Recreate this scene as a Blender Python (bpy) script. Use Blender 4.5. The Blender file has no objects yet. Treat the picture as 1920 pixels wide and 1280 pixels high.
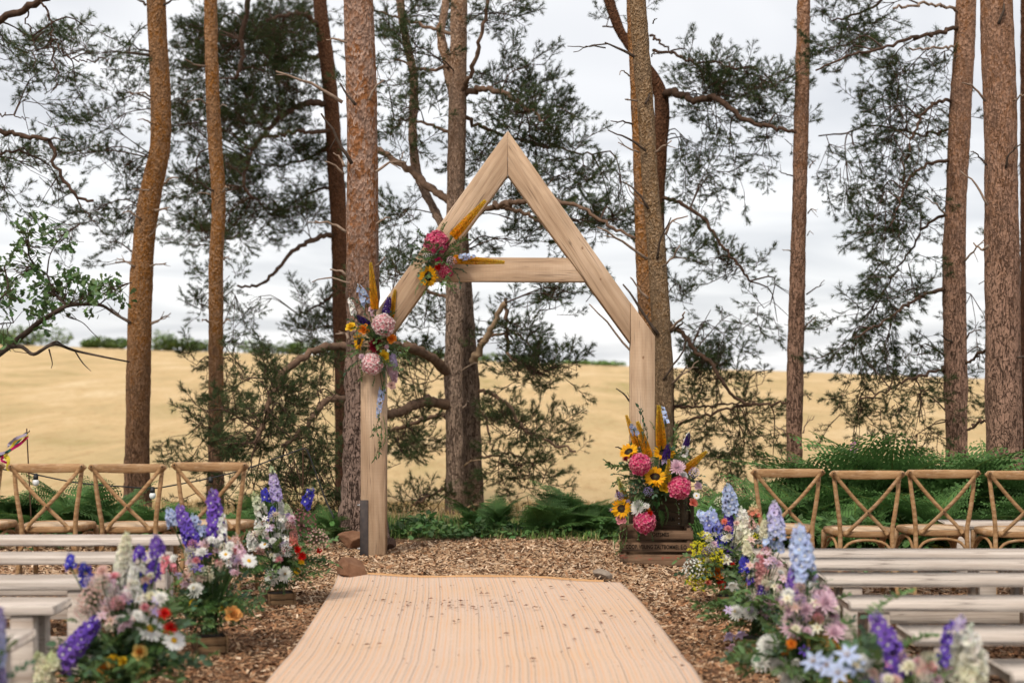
import bpy, math, random
import numpy as np
from mathutils import Vector, Matrix, Quaternion, Euler

random.seed(7); rng = np.random.default_rng(11)
S = bpy.context.scene
COL = S.collection
F = 2666.7            # focal length in photograph pixels (50 mm on 36 mm, 1920 px wide)
HZ = 700.0            # eye level row in the photograph
CH = 1.43             # eye height in metres

# ------------------------------------------------------------------ camera
cd = bpy.data.cameras.new('camera'); cam = bpy.data.objects.new('camera', cd); COL.objects.link(cam)
cam.location = (0, 0, CH); cam.rotation_euler = (math.radians(90), 0, 0)
cd.lens = 50; cd.sensor_width = 36; cd.shift_y = (HZ - 640) / 1920
cd.clip_start = 0.1; cd.clip_end = 2000
cd.dof.use_dof = True; cd.dof.focus_distance = 10.8; cd.dof.aperture_fstop = 1.7
S.camera = cam

# ------------------------------------------------------------------ sky and sun
SUN_EL = math.radians(50); SUN_AZ = math.radians(208)      # azimuth clockwise from +Y: behind the camera, to its left
sun_dir = Vector((math.sin(SUN_AZ) * math.cos(SUN_EL), math.cos(SUN_AZ) * math.cos(SUN_EL), math.sin(SUN_EL)))
W = bpy.data.worlds.new('World'); S.world = W; W.use_nodes = True
wn = W.node_tree.nodes; wl = W.node_tree.links; wn.clear()
def wnode(t, **k):
    n = wn.new(t)
    for a, b in k.items(): setattr(n, a, b)
    return n
wo = wnode('ShaderNodeOutputWorld')
sky = wnode('ShaderNodeTexSky', sky_type='NISHITA', sun_disc=False, sun_elevation=SUN_EL, sun_rotation=SUN_AZ)
bg1 = wnode('ShaderNodeBackground'); bg1.inputs['Strength'].default_value = 0.1
wl.new(sky.outputs[0], bg1.inputs[0])
tc = wnode('ShaderNodeTexCoord'); sep = wnode('ShaderNodeSeparateXYZ'); wl.new(tc.outputs['Generated'], sep.inputs[0])
mz = wnode('ShaderNodeMath', operation='MAXIMUM'); wl.new(sep.outputs[2], mz.inputs[0]); mz.inputs[1].default_value = 0.0
az = wnode('ShaderNodeMath', operation='ADD'); wl.new(mz.outputs[0], az.inputs[0]); az.inputs[1].default_value = 0.10
dx = wnode('ShaderNodeMath', operation='DIVIDE'); wl.new(sep.outputs[0], dx.inputs[0]); wl.new(az.outputs[0], dx.inputs[1])
dy = wnode('ShaderNodeMath', operation='DIVIDE'); wl.new(sep.outputs[1], dy.inputs[0]); wl.new(az.outputs[0], dy.inputs[1])
cb = wnode('ShaderNodeCombineXYZ'); wl.new(dx.outputs[0], cb.inputs[0]); wl.new(dy.outputs[0], cb.inputs[1])
nz = wnode('ShaderNodeTexNoise'); nz.inputs['Scale'].default_value = 0.62; nz.inputs['Detail'].default_value = 5; nz.inputs['Roughness'].default_value = 0.52; nz.inputs['Distortion'].default_value = 0.6
wl.new(cb.outputs[0], nz.inputs['Vector'])
cr = wnode('ShaderNodeValToRGB'); wl.new(nz.outputs['Fac'], cr.inputs[0])
cr.color_ramp.elements[0].position = 0.38; cr.color_ramp.elements[0].color = (0.67, 0.68, 0.71, 1)
cr.color_ramp.elements[1].position = 0.60; cr.color_ramp.elements[1].color = (0.97, 0.965, 0.965, 1)
bg2 = wnode('ShaderNodeBackground'); bg2.inputs['Strength'].default_value = 0.60
wl.new(cr.outputs[0], bg2.inputs[0])
mx = wnode('ShaderNodeMixShader'); mx.inputs[0].default_value = 0.93
wl.new(bg1.outputs[0], mx.inputs[1]); wl.new(bg2.outputs[0], mx.inputs[2]); wl.new(mx.outputs[0], wo.inputs[0])
sl = bpy.data.lights.new('sun', 'SUN'); sl.energy = 1.5; sl.angle = math.radians(10); sl.color = (1, 0.92, 0.80)
so = bpy.data.objects.new('sun', sl); COL.objects.link(so); so.location = (-10, -15, 25)
so.rotation_euler = (-sun_dir).to_track_quat('-Z', 'Y').to_euler()
S.view_settings.view_transform = 'Standard'; S.view_settings.look = 'None'; S.view_settings.gamma = 1
S.view_settings.exposure = 0.94; S.view_settings.use_curve_mapping = False
S.cycles.use_denoising = True; S.cycles.use_adaptive_sampling = True; S.cycles.adaptive_threshold = 0.025
S.cycles.max_bounces = 4; S.cycles.diffuse_bounces = 2; S.cycles.transmission_bounces = 3; S.cycles.transparent_max_bounces = 4

# ------------------------------------------------------------------ helpers
def P(x, y, d): return np.array([(x - 960) / F * d, d, CH - (y - HZ) / F * d])
def sm(a, b, x):
    t = np.clip((x - a) / (b - a), 0, 1); return t * t * (3 - 2 * t)
def hsh(i, j, k):
    n = (i * 374761393 + j * 668265263 + k * 2147483647 % 1442695041) & 0x7fffffff
    n = ((n ^ (n >> 13)) * 1274126177) & 0x7fffffff
    n = ((n ^ (n >> 16)) * 69069 + 12345) & 0x7fffffff
    return (n & 0xffff) / 65535.0
def vn(p):
    p = np.asarray(p, float); i = np.floor(p).astype(np.int64); f = p - i; f = f * f * (3 - 2 * f); r = 0
    for a in (0, 1):
        for b in (0, 1):
            for c in (0, 1):
                w = (f[:, 0] if a else 1 - f[:, 0]) * (f[:, 1] if b else 1 - f[:, 1]) * (f[:, 2] if c else 1 - f[:, 2])
                r = r + w * hsh(i[:, 0] + a, i[:, 1] + b, (i[:, 2] + c) * 7919)
    return r
def fbm(p, o=4):
    r = 0; a = 0.5; p = np.asarray(p, float)
    for k in range(o): r = r + a * vn(p + 17.3 * k); p = p * 2.03; a *= 0.5
    return r
def gz(x, y):
    x = np.asarray(x, float); y = np.asarray(y, float)
    z = -0.07 * sm(0.5, 2.0, x) * (1 - sm(14, 20, y))
    z = z - 0.85 * sm(12.7, 27, y) - 0.0 * x
    zc = np.clip(2.48 - 0.035 * x, -3, 9)
    t = np.clip((y - 24) / 106, 0, 1)
    z = z + (zc + 0.85) * (0.55 * t + 0.45 * (1 - (1 - t) ** 2)) * np.where(y > 24, 1, 0)
    z = z - 14 * np.clip((y - 130) / 170, 0, 2) ** 1.5
    return z
def G(x, y): return float(gz(x, y))

class MB:
    def __init__(s): s.v = []; s.f = []; s.c = []; s.m = []; s.n = 0
    def add(s, V, Fs, col=(1, 1, 1), mat=0):
        V = np.asarray(V, float).reshape(-1, 3); s.v.append(V)
        c = np.asarray(col, float)
        s.c.append(np.broadcast_to(c, (len(V), 3)) if c.ndim == 1 else c)
        if not isinstance(Fs, list) or (len(Fs) and not hasattr(Fs[0], '__len__')): Fs = [np.asarray(Fs)]
        elif len(Fs) and not isinstance(Fs[0], np.ndarray):
            by = {}
            for q in Fs: by.setdefault(len(q), []).append(q)
            Fs = [np.array(q) for q in by.values()]
        for q in Fs:
            if len(q): s.f.append(q + s.n); s.m.append(mat)
        s.n += len(V); return s
    def merge(s, o, M=None, t=None, col=None):
        for V, c in zip(o.v, o.c):
            if M is not None: V = V @ np.asarray(M).T
            if t is not None: V = V + t
            s.v.append(V); s.c.append(c if col is None else np.broadcast_to(np.asarray(col, float), c.shape))
        for q, m in zip(o.f, o.m): s.f.append(q + s.n); s.m.append(m)
        s.n += o.n; return s
    def arrays(s): return np.concatenate(s.v), s.f, np.concatenate(s.c)
    def mesh(s, name, mats, smooth=False):
        me = bpy.data.meshes.new(name)
        if s.n == 0: return me
        V = np.concatenate(s.v); C = np.concatenate(s.c)
        tot = np.concatenate([np.full(len(q), q.shape[1]) for q in s.f]); loops = np.concatenate([q.ravel() for q in s.f])
        mi = np.concatenate([np.full(len(q), m) for q, m in zip(s.f, s.m)])
        me.vertices.add(len(V)); me.vertices.foreach_set('co', V.astype(np.float32).ravel())
        me.loops.add(len(loops)); me.loops.foreach_set('vertex_index', loops.astype(np.int32))
        me.polygons.add(len(tot)); st = np.concatenate([[0], np.cumsum(tot)[:-1]])
        me.polygons.foreach_set('loop_start', st.astype(np.int32)); me.polygons.foreach_set('loop_total', tot.astype(np.int32))
        me.polygons.foreach_set('material_index', mi.astype(np.int32))
        if smooth: me.polygons.foreach_set('use_smooth', np.ones(len(tot), bool))
        a = me.attributes.new('Col', 'FLOAT_COLOR', 'POINT')
        a.data.foreach_set('color', np.concatenate([C, np.ones((len(C), 1))], 1).astype(np.float32).ravel())
        for m in (mats if isinstance(mats, (list, tuple)) else [mats]): me.materials.append(m)
        me.update(calc_edges=True); return me
    def build(s, name, mats, parent=None, smooth=False, world=True):
        if parent is not None and world:
            off = np.array(parent.location)
            s.v = [q - off for q in s.v]
        return link(name, s.mesh(name, mats, smooth), parent)
def link(name, me, parent=None, loc=None, rot=None, scale=None):
    o = bpy.data.objects.new(name, me); COL.objects.link(o)
    if parent is not None: o.parent = parent
    if loc is not None: o.location = loc
    if rot is not None:
        if isinstance(rot, Quaternion): o.rotation_mode = 'QUATERNION'; o.rotation_quaternion = rot
        else: o.rotation_euler = rot
    if scale is not None: o.scale = (scale,) * 3 if not hasattr(scale, '__len__') else scale
    return o
def tag(o, label=None, cat=None, group=None, kind=None):
    for k, v in (('label', label), ('category', cat), ('group', group), ('kind', kind)):
        if v: o[k] = v
    return o
def thing(name, label, cat, loc=(0, 0, 0), rz=0, group=None):
    o = bpy.data.objects.new(name, None); COL.objects.link(o); o.location = loc; o.rotation_euler = (0, 0, rz)
    o.empty_display_size = 0.1
    return tag(o, label, cat, group)
def norm(v): v = np.asarray(v, float); return v / (np.linalg.norm(v) + 1e-9)
def frame(d, roll=0.0):
    d = norm(d); r = np.array([0, 0, 1.0]) if abs(d[2]) < 0.95 else np.array([1.0, 0, 0])
    y = norm(np.cross(r, d)); z = np.cross(d, y)
    c, s_ = math.cos(roll), math.sin(roll)
    return np.stack([d, c * y + s_ * z, -s_ * y + c * z], 1)        # columns: x along d
def crom(pts, n):
    pts = np.asarray(pts, float)
    if len(pts) < 3: 
        t = np.linspace(0, 1, n)[:, None]; return pts[0] * (1 - t) + pts[-1] * t
    p = np.vstack([2 * pts[0] - pts[1], pts, 2 * pts[-1] - pts[-2]])
    L = np.concatenate([[0], np.cumsum(np.linalg.norm(np.diff(pts[:, :3], axis=0), axis=1))]); L /= L[-1]
    out = []
    for u in np.linspace(0, 1, n):
        i = min(np.searchsorted(L, u, 'right') - 1, len(pts) - 2); t = (u - L[i]) / max(L[i + 1] - L[i], 1e-9)
        a, b, c, d = p[i], p[i + 1], p[i + 2], p[i + 3]
        out.append(0.5 * (2 * b + (c - a) * t + (2 * a - 5 * b + 4 * c - d) * t * t + (3 * b - a - 3 * c + d) * t ** 3))
    return np.array(out)
def tube(mb, pts, rad, sides=6, col=(1, 1, 1), mat=0, cap=True):
    pts = np.asarray(pts, float); n = len(pts); rad = np.broadcast_to(np.asarray(rad, float), (n,))
    T = np.gradient(pts, axis=0); ref = np.array([0.31, 0.17, 0.93]) if abs(norm(T.sum(0))[2]) < 0.9 else np.array([0.9, 0.3, 0.1])
    V = []
    ang = np.linspace(0, 2 * math.pi, sides, endpoint=False)
    for i in range(n):
        t = norm(T[i]); u = norm(np.cross(ref, t)); w = np.cross(t, u)
        V.append(pts[i] + rad[i] * (np.cos(ang)[:, None] * u + np.sin(ang)[:, None] * w))
    V = np.concatenate(V)
    i = np.arange(n - 1)[:, None] * sides; j = np.arange(sides)[None]; k = (j + 1) % sides
    Q = np.stack([i + j, i + k, i + sides + k, i + sides + j], -1).reshape(-1, 4)
    fs = [Q]
    if cap: fs += [np.arange(sides)[::-1][None], (np.arange(sides) + (n - 1) * sides)[None]]
    mb.add(V, fs, col, mat); return mb
BOXF = np.array([[0, 3, 2, 1], [4, 5, 6, 7], [0, 1, 5, 4], [1, 2, 6, 5], [2, 3, 7, 6], [3, 0, 4, 7]])
def box(mb, x0, x1, y0, y1, z0, z1, mat=0, b=0.0, col=(1, 1, 1)):
    if b <= 0:
        mb.add([(x0, y0, z0), (x1, y0, z0), (x1, y1, z0), (x0, y1, z0), (x0, y0, z1), (x1, y0, z1), (x1, y1, z1), (x0, y1, z1)], BOXF, col, mat); return mb
    # chamfered box: three nested rectangles' corners
    V = []
    for sz in (0, 1):
        for sy in (0, 1):
            for sx in (0, 1):
                X = (x0, x1)[sx]; Y = (y0, y1)[sy]; Z = (z0, z1)[sz]; ax = (b, -b)[sx]; ay = (b, -b)[sy]; az_ = (b, -b)[sz]
                V += [(X, Y + ay, Z + az_), (X + ax, Y, Z + az_), (X + ax, Y + ay, Z)]
    I = lambda sx, sy, sz, k: (sz * 4 + sy * 2 + sx) * 3 + k
    fs = []
    for s_ in (0, 1):
        q = [I(s_, 0, 0, 0), I(s_, 1, 0, 0), I(s_, 1, 1, 0), I(s_, 0, 1, 0)]; fs.append(q if s_ else q[::-1])
        q = [I(0, s_, 0, 1), I(0, s_, 1, 1), I(1, s_, 1, 1), I(1, s_, 0, 1)]; fs.append(q if s_ else q[::-1])
        q = [I(0, 0, s_, 2), I(1, 0, s_, 2), I(1, 1, s_, 2), I(0, 1, s_, 2)]; fs.append(q if s_ else q[::-1])
    for a in (0, 1):
        for c in (0, 1):
            fs.append([I(0, a, c, 1), I(1, a, c, 1), I(1, a, c, 2), I(0, a, c, 2)])
            fs.append([I(a, 0, c, 0), I(a, 1, c, 0), I(a, 1, c, 2), I(a, 0, c, 2)])
            fs.append([I(a, c, 0, 0), I(a, c, 1, 0), I(a, c, 1, 1), I(a, c, 0, 1)])
    for c in range(8): fs.append([c * 3, c * 3 + 1, c * 3 + 2])
    mb.add(V, fs, col, mat); return mb
def jit(c, a=0.12): 
    k = 1 + rng.uniform(-a, a); return np.clip(np.array(c) * k * (1 + rng.uniform(-a, a, 3) * 0.4), 0, 1)

# ------------------------------------------------------------------ materials
def mat(name, rough=0.8, spec=0.3):
    m = bpy.data.materials.new(name); m.use_nodes = True
    nt = m.node_tree; b = nt.nodes['Principled BSDF']; b.inputs['Roughness'].default_value = rough
    b.inputs['Specular IOR Level'].default_value = spec
    return m, nt, b
def N(nt, t, **k):
    n = nt.nodes.new(t)
    for a, v in k.items(): setattr(n, a, v)
    return n
def coords(nt, scale=(1, 1, 1), src='Object'):
    t = N(nt, 'ShaderNodeTexCoord'); mp = N(nt, 'ShaderNodeMapping'); mp.inputs['Scale'].default_value = scale
    nt.links.new(t.outputs[src], mp.inputs[0]); return mp.outputs[0]
def noise(nt, vec, scale, detail=4, rough=0.55, dist=0.0):
    n = N(nt, 'ShaderNodeTexNoise'); n.inputs['Scale'].default_value = scale; n.inputs['Detail'].default_value = detail
    n.inputs['Roughness'].default_value = rough; n.inputs['Distortion'].default_value = dist
    nt.links.new(vec, n.inputs['Vector']); return n.outputs['Fac']
def ramp(nt, fac, stops):
    r = N(nt, 'ShaderNodeValToRGB'); nt.links.new(fac, r.inputs[0]); e = r.color_ramp.elements
    while len(e) < len(stops): e.new(0.5)
    for q, (p, c) in zip(e, stops): q.position = p; q.color = (*c, 1) if len(c) == 3 else c
    return r.outputs[0]
def mixc(nt, a, b, fac, mode='MIX'):
    m = N(nt, 'ShaderNodeMix', data_type='RGBA', blend_type=mode)
    if hasattr(fac, 'links'): nt.links.new(fac, m.inputs[0])
    else: m.inputs[0].default_value = fac
    for v, k in ((a, 6), (b, 7)):
        if hasattr(v, 'links'): nt.links.new(v, m.inputs[k])
        else: m.inputs[k].default_value = (*v, 1)
    return m.outputs[2]
def math_(nt, op, a, b=None, c=None):
    m = N(nt, 'ShaderNodeMath', operation=op)
    for k, v in enumerate((a, b, c)):
        if v is None: continue
        if hasattr(v, 'links'): nt.links.new(v, m.inputs[k])
        else: m.inputs[k].default_value = v
    return m.outputs[0]
def bump(nt, b, h, strength=0.5, dist=0.01):
    n = N(nt, 'ShaderNodeBump'); n.inputs['Strength'].default_value = strength; n.inputs['Distance'].default_value = dist
    nt.links.new(h, n.inputs['Height']); nt.links.new(n.outputs[0], b.inputs['Normal'])
def vcol(nt):
    a = N(nt, 'ShaderNodeAttribute', attribute_name='Col'); return a.outputs['Color']

def wood(name, c0, c1, c2, grain=(1.2, 14, 14), rough=0.75, cross=0.0, bstr=0.35, rnd=0.25, worn=None, crack=0.0, knots=False):
    m, nt, b = mat(name, rough)
    v = coords(nt, grain); n1 = noise(nt, v, 1.6, 6, 0.62, 0.35)
    n2 = noise(nt, coords(nt, (grain[0] * 2.2, grain[1] * 7, grain[2] * 7)), 1.3, 3, 0.6)
    c = ramp(nt, n1, [(0.3, c0), (0.5, c1), (0.72, c2)])
    c = mixc(nt, c, tuple(x * 0.45 for x in c0), ramp(nt, n2, [(0.58, (0, 0, 0)), (0.75, (0.55, 0.55, 0.55))]))
    if worn:
        w = noise(nt, coords(nt, (5, 16, 16)), 1.3, 5, 0.7)
        c = mixc(nt, c, worn, ramp(nt, w, [(0.52, (0, 0, 0)), (0.63, (0.75, 0.75, 0.75))]))
    if crack:
        k = noise(nt, coords(nt, (0.8, 34, 34)), 1.0, 2, 0.5, 0.25)
        kk = math_(nt, 'ABSOLUTE', math_(nt, 'SUBTRACT', k, 0.5)); k2 = noise(nt, coords(nt, (1.6, 5, 5)), 1.0, 2)
        km = math_(nt, 'MULTIPLY', ramp(nt, kk, [(0.0, (1, 1, 1)), (0.014, (0, 0, 0))]), ramp(nt, k2, [(0.48, (0, 0, 0)), (0.56, (1, 1, 1))]))
        c = mixc(nt, c, tuple(x * 0.22 for x in c0), math_(nt, 'MULTIPLY', km, crack))
        gm = noise(nt, coords(nt, (2, 3, 3)), 1.0, 3); c = mixc(nt, c, tuple(x * 0.7 for x in c0), ramp(nt, gm, [(0.45, (0, 0, 0)), (0.75, (0.6, 0.6, 0.6))]))
    if knots:
        kv = N(nt, 'ShaderNodeTexVoronoi'); kv.inputs['Scale'].default_value = 1.0; nt.links.new(coords(nt, (2.2, 7, 9)), kv.inputs['Vector'])
        c = mixc(nt, c, (0.12, 0.075, 0.05), ramp(nt, kv.outputs['Distance'], [(0.05, (0.8, 0.8, 0.8)), (0.13, (0, 0, 0))]))
    if cross:
        wv = N(nt, 'ShaderNodeTexWave', bands_direction='X'); wv.inputs['Scale'].default_value = 28; wv.inputs['Distortion'].default_value = 3.0; wv.inputs['Detail'].default_value = 2
        nt.links.new(coords(nt, (1, 0.25, 0.25)), wv.inputs['Vector'])
        c = mixc(nt, c, tuple(x * 0.6 for x in c0), math_(nt, 'MULTIPLY', wv.outputs['Fac'], cross))
    oi = N(nt, 'ShaderNodeObjectInfo')
    hv = N(nt, 'ShaderNodeHueSaturation'); nt.links.new(c, hv.inputs['Color'])
    nt.links.new(math_(nt, 'MULTIPLY_ADD', oi.outputs['Random'], rnd, 1 - rnd * 0.5), hv.inputs['Value'])
    nt.links.new(hv.outputs[0], b.inputs['Base Color'])
    bump(nt, b, math_(nt, 'ADD', n1, math_(nt, 'MULTIPLY', n2, -0.8)), bstr, 0.006)
    return m
M = {}
M['oak'] = wood('fresh_oak', (0.38, 0.245, 0.15), (0.54, 0.375, 0.245), (0.65, 0.475, 0.335), (0.9, 11, 11), 0.78, 0.22, 0.55, 0.14, crack=0.85)
M['chair'] = wood('chair_wood', (0.20, 0.10, 0.04), (0.34, 0.19, 0.085), (0.44, 0.27, 0.135), (5, 40, 40), 0.6, 0, 0.25, 0.2, worn=(0.45, 0.30, 0.18))
M['rattan'] = wood('seat_rattan', (0.50, 0.34, 0.20), (0.58, 0.41, 0.26), (0.64, 0.47, 0.31), (30, 30, 30), 0.7, 0, 0.3, 0.1)
M['bench'] = wood('whitewashed_wood', (0.37, 0.29, 0.235), (0.54, 0.46, 0.395), (0.66, 0.58, 0.515), (0.8, 12, 12), 0.7, 0, 0.5, 0.14, crack=0.8, knots=True)
M['crate'] = wood('old_crate_wood', (0.095, 0.053, 0.03), (0.165, 0.095, 0.055), (0.235, 0.145, 0.088), (1.5, 22, 22), 0.85, 0, 0.5, 0.35)
M['dark_crate'] = wood('dark_crate_wood', (0.035, 0.022, 0.012), (0.065, 0.042, 0.021), (0.10, 0.067, 0.035), (1.5, 22, 22), 0.85, 0, 0.5, 0.3)
M['box'] = wood('flower_box_wood', (0.10, 0.055, 0.026), (0.16, 0.09, 0.042), (0.23, 0.135, 0.065), (3, 26, 26), 0.8, 0, 0.4, 0.25)
def painted_crate():
    m = M['crate'].copy(); m.name = 'crate_wood_with_red_paint'; nt = m.node_tree; b = nt.nodes['Principled BSDF']
    src = b.inputs['Base Color'].links[0].from_socket
    w = noise(nt, coords(nt, (14, 10, 40)), 1.0, 4, 0.7); z = N(nt, 'ShaderNodeSeparateXYZ'); t = N(nt, 'ShaderNodeTexCoord'); nt.links.new(t.outputs['Object'], z.inputs[0])
    band = math_(nt, 'COMPARE', z.outputs[2], 0.062, 0.018)
    c = mixc(nt, src, (0.32, 0.05, 0.035), math_(nt, 'MULTIPLY', ramp(nt, w, [(0.54, (0, 0, 0)), (0.62, (0.8, 0.8, 0.8))]), band))
    nt.links.new(c, b.inputs['Base Color']); return m
M['crate_red'] = painted_crate()

def bark(name, plate, flake, furrow, h0, h1, scale=1.0, orange=(0.30, 0.125, 0.035)):
    m, nt, b = mat(name, 0.9, 0.15)
    v = coords(nt, (13 * scale, 13 * scale, 3.6 * scale))
    nn = noise(nt, coords(nt), 6, 4, 0.6)
    f1 = noise(nt, coords(nt, (26 * scale, 26 * scale, 5 * scale)), 1.0, 3, 0.55, 0.9); f2 = noise(nt, coords(nt, (15 * scale, 15 * scale, 11 * scale)), 1.0, 2, 0.5, 1.2)
    rg = math_(nt, 'MINIMUM', math_(nt, 'ABSOLUTE', math_(nt, 'SUBTRACT', f1, 0.5)), math_(nt, 'MULTIPLY', math_(nt, 'ABSOLUTE', math_(nt, 'SUBTRACT', f2, 0.5)), 1.5))
    vc = N(nt, 'ShaderNodeTexVoronoi'); vc.inputs['Scale'].default_value = 42 * scale; 
    wj = N(nt, 'ShaderNodeTexNoise'); wj.inputs['Scale'].default_value = 14; wj.inputs['Detail'].default_value = 3; cw = coords(nt, (1, 1, 0.62)); nt.links.new(cw, wj.inputs['Vector'])
    wa = N(nt, 'ShaderNodeVectorMath', operation='SCALE'); nt.links.new(wj.outputs['Color'], wa.inputs[0]); wa.inputs['Scale'].default_value = 0.05
    wb = N(nt, 'ShaderNodeVectorMath', operation='ADD'); nt.links.new(cw, wb.inputs[0]); nt.links.new(wa.outputs[0], wb.inputs[1]); nt.links.new(wb.outputs[0], vc.inputs['Vector'])
    edge = ramp(nt, rg, [(0.0, (0, 0, 0)), (0.034, (1, 1, 1))])
    fine = noise(nt, coords(nt, (1, 1, 0.5)), 55, 4, 0.7)
    # upper bark: thin flakes, each a little different
    cell = N(nt, 'ShaderNodeSeparateColor'); nt.links.new(vc.outputs['Color'], cell.inputs[0])
    up = ramp(nt, cell.outputs[0], [(0.0, tuple(x * 0.7 for x in orange)), (0.45, orange), (0.72, flake), (1.0, tuple(min(1, x * 1.45) for x in flake))])
    pt = noise(nt, coords(nt, (1, 1, 0.5)), 7, 5, 0.65, 0.6)
    up = mixc(nt, up, ramp(nt, cell.outputs[1], [(0.0, tuple(x * 0.55 for x in flake)), (0.6, flake), (1.0, tuple(min(1, x * 1.3) for x in flake))]), ramp(nt, pt, [(0.46, (0, 0, 0)), (0.58, (0.85, 0.85, 0.85))]))
    up = mixc(nt, up, tuple(x * 0.38 for x in orange), ramp(nt, fine, [(0.52, (0, 0, 0)), (0.7, (0.8, 0.8, 0.8))]))
    lo = ramp(nt, fine, [(0.3, tuple(x * 0.8 for x in plate)), (0.55, tuple(x * 1.25 for x in plate)), (0.8, tuple(min(1, x * 1.75) for x in plate))])
    lo = mixc(nt, furrow, lo, edge)
    t = N(nt, 'ShaderNodeTexCoord'); z = N(nt, 'ShaderNodeSeparateXYZ'); nt.links.new(t.outputs['Object'], z.inputs[0])
    hh = N(nt, 'ShaderNodeMapRange'); hh.inputs[1].default_value = h0; hh.inputs[2].default_value = h1
    nt.links.new(math_(nt, 'MULTIPLY_ADD', nn, 1.6, math_(nt, 'ADD', z.outputs[2], -0.8)), hh.inputs[0])
    big = noise(nt, coords(nt, (1, 1, 0.4)), 9, 3, 0.6)
    hf = hh.outputs[0]
    c = mixc(nt, lo, up, hf)
    c = mixc(nt, c, tuple(x * 0.65 for x in plate), ramp(nt, big, [(0.56, (0, 0, 0)), (0.74, (0.5, 0.5, 0.5))]))
    nt.links.new(c, b.inputs['Base Color'])
    hgt = mixc(nt, edge, vc.outputs['Distance'], hf)
    bump(nt, b, math_(nt, 'ADD', math_(nt, 'MULTIPLY', fine, 0.7), hgt), 1.0, 0.022)
    return m
M['bark_big'] = bark('pine_bark_plated', (0.215, 0.145, 0.115), (0.34, 0.22, 0.165), (0.035, 0.018, 0.012), 1.3, 2.9, 1.0, (0.30, 0.125, 0.05))
M['bark_orange'] = bark('pine_bark_orange', (0.17, 0.10, 0.065), (0.30, 0.165, 0.085), (0.05, 0.025, 0.014), 0.4, 2.2, 1.2, (0.30, 0.125, 0.032))
M['bark_brown'] = bark('pine_bark_brown', (0.285, 0.17, 0.12), (0.345, 0.20, 0.13), (0.06, 0.03, 0.02), 1.6, 5.5, 1.1, (0.32, 0.145, 0.06))
M['bark_olive'] = bark('pine_bark_olive', (0.20, 0.13, 0.075), (0.28, 0.19, 0.115), (0.07, 0.04, 0.022), 0.0, 2.5, 1.6, (0.245, 0.145, 0.07))
M['bark_grey'] = bark('pine_bark_grey', (0.30, 0.21, 0.155), (0.36, 0.235, 0.16), (0.08, 0.046, 0.032), 2.2, 5.0, 1.3, (0.26, 0.14, 0.075))
M['bark_dark'] = bark('pine_bark_dark_red', (0.085, 0.04, 0.024), (0.13, 0.06, 0.032), (0.022, 0.01, 0.006), 1.5, 4.0, 1.3, (0.115, 0.048, 0.022))
def plain(name, c0, c1, sc=12, rough=0.85, bs=0.4, spec=0.2):
    m, nt, b = mat(name, rough, spec); n = noise(nt, coords(nt), sc, 5, 0.6)
    nt.links.new(ramp(nt, n, [(0.3, c0), (0.7, c1)]), b.inputs['Base Color']); bump(nt, b, n, bs, 0.01); return m
M['twig'] = plain('twig_bark', (0.045, 0.025, 0.016), (0.085, 0.05, 0.032), 30)
M['limb'] = plain('limb_bark', (0.045, 0.026, 0.017), (0.105, 0.06, 0.038), 18)
M['limb_brown'] = plain('brown_limb_bark', (0.10, 0.06, 0.04), (0.21, 0.13, 0.085), 18)
M['dead'] = plain('dead_wood', (0.17, 0.115, 0.08), (0.33, 0.24, 0.18), 25)
M['deaddark'] = plain('dark_dead_wood', (0.05, 0.035, 0.026), (0.10, 0.07, 0.052), 25)
M['pale_dead'] = plain('pale_dead_wood', (0.30, 0.20, 0.12), (0.42, 0.29, 0.18), 20)
M['rock'] = plain('brown_rock', (0.13, 0.06, 0.033), (0.27, 0.145, 0.085), 9, 0.9, 0.7)
M['grey_rock'] = plain('grey_rock', (0.20, 0.155, 0.12), (0.32, 0.26, 0.21), 14, 0.9, 0.6)
M['steel'] = plain('rusty_steel', (0.035, 0.027, 0.025), (0.07, 0.05, 0.042), 30, 0.55, 0.2, 0.4)
M['bolt'] = plain('zinc_bolt', (0.55, 0.55, 0.56), (0.65, 0.65, 0.66), 30, 0.35, 0.1, 0.5); M['bolt'].node_tree.nodes['Principled BSDF'].inputs['Metallic'].default_value = 0.8
M['black'] = plain('black_rubber', (0.012, 0.012, 0.013), (0.02, 0.02, 0.021), 20, 0.5, 0.1, 0.4)
M['rust_rod'] = plain('rusty_rod', (0.06, 0.03, 0.02), (0.11, 0.06, 0.035), 40, 0.8)
M['bulb'] = plain('opal_bulb', (0.78, 0.78, 0.77), (0.82, 0.82, 0.81), 5, 0.25, 0.0, 0.5)
M['ink'] = plain('faded_black_ink', (0.012, 0.009, 0.007), (0.03, 0.02, 0.013), 60, 0.9, 0.1)
M['hole'] = plain('rivet_metal', (0.06, 0.035, 0.02), (0.09, 0.055, 0.03), 40, 0.5, 0.1)
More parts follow.
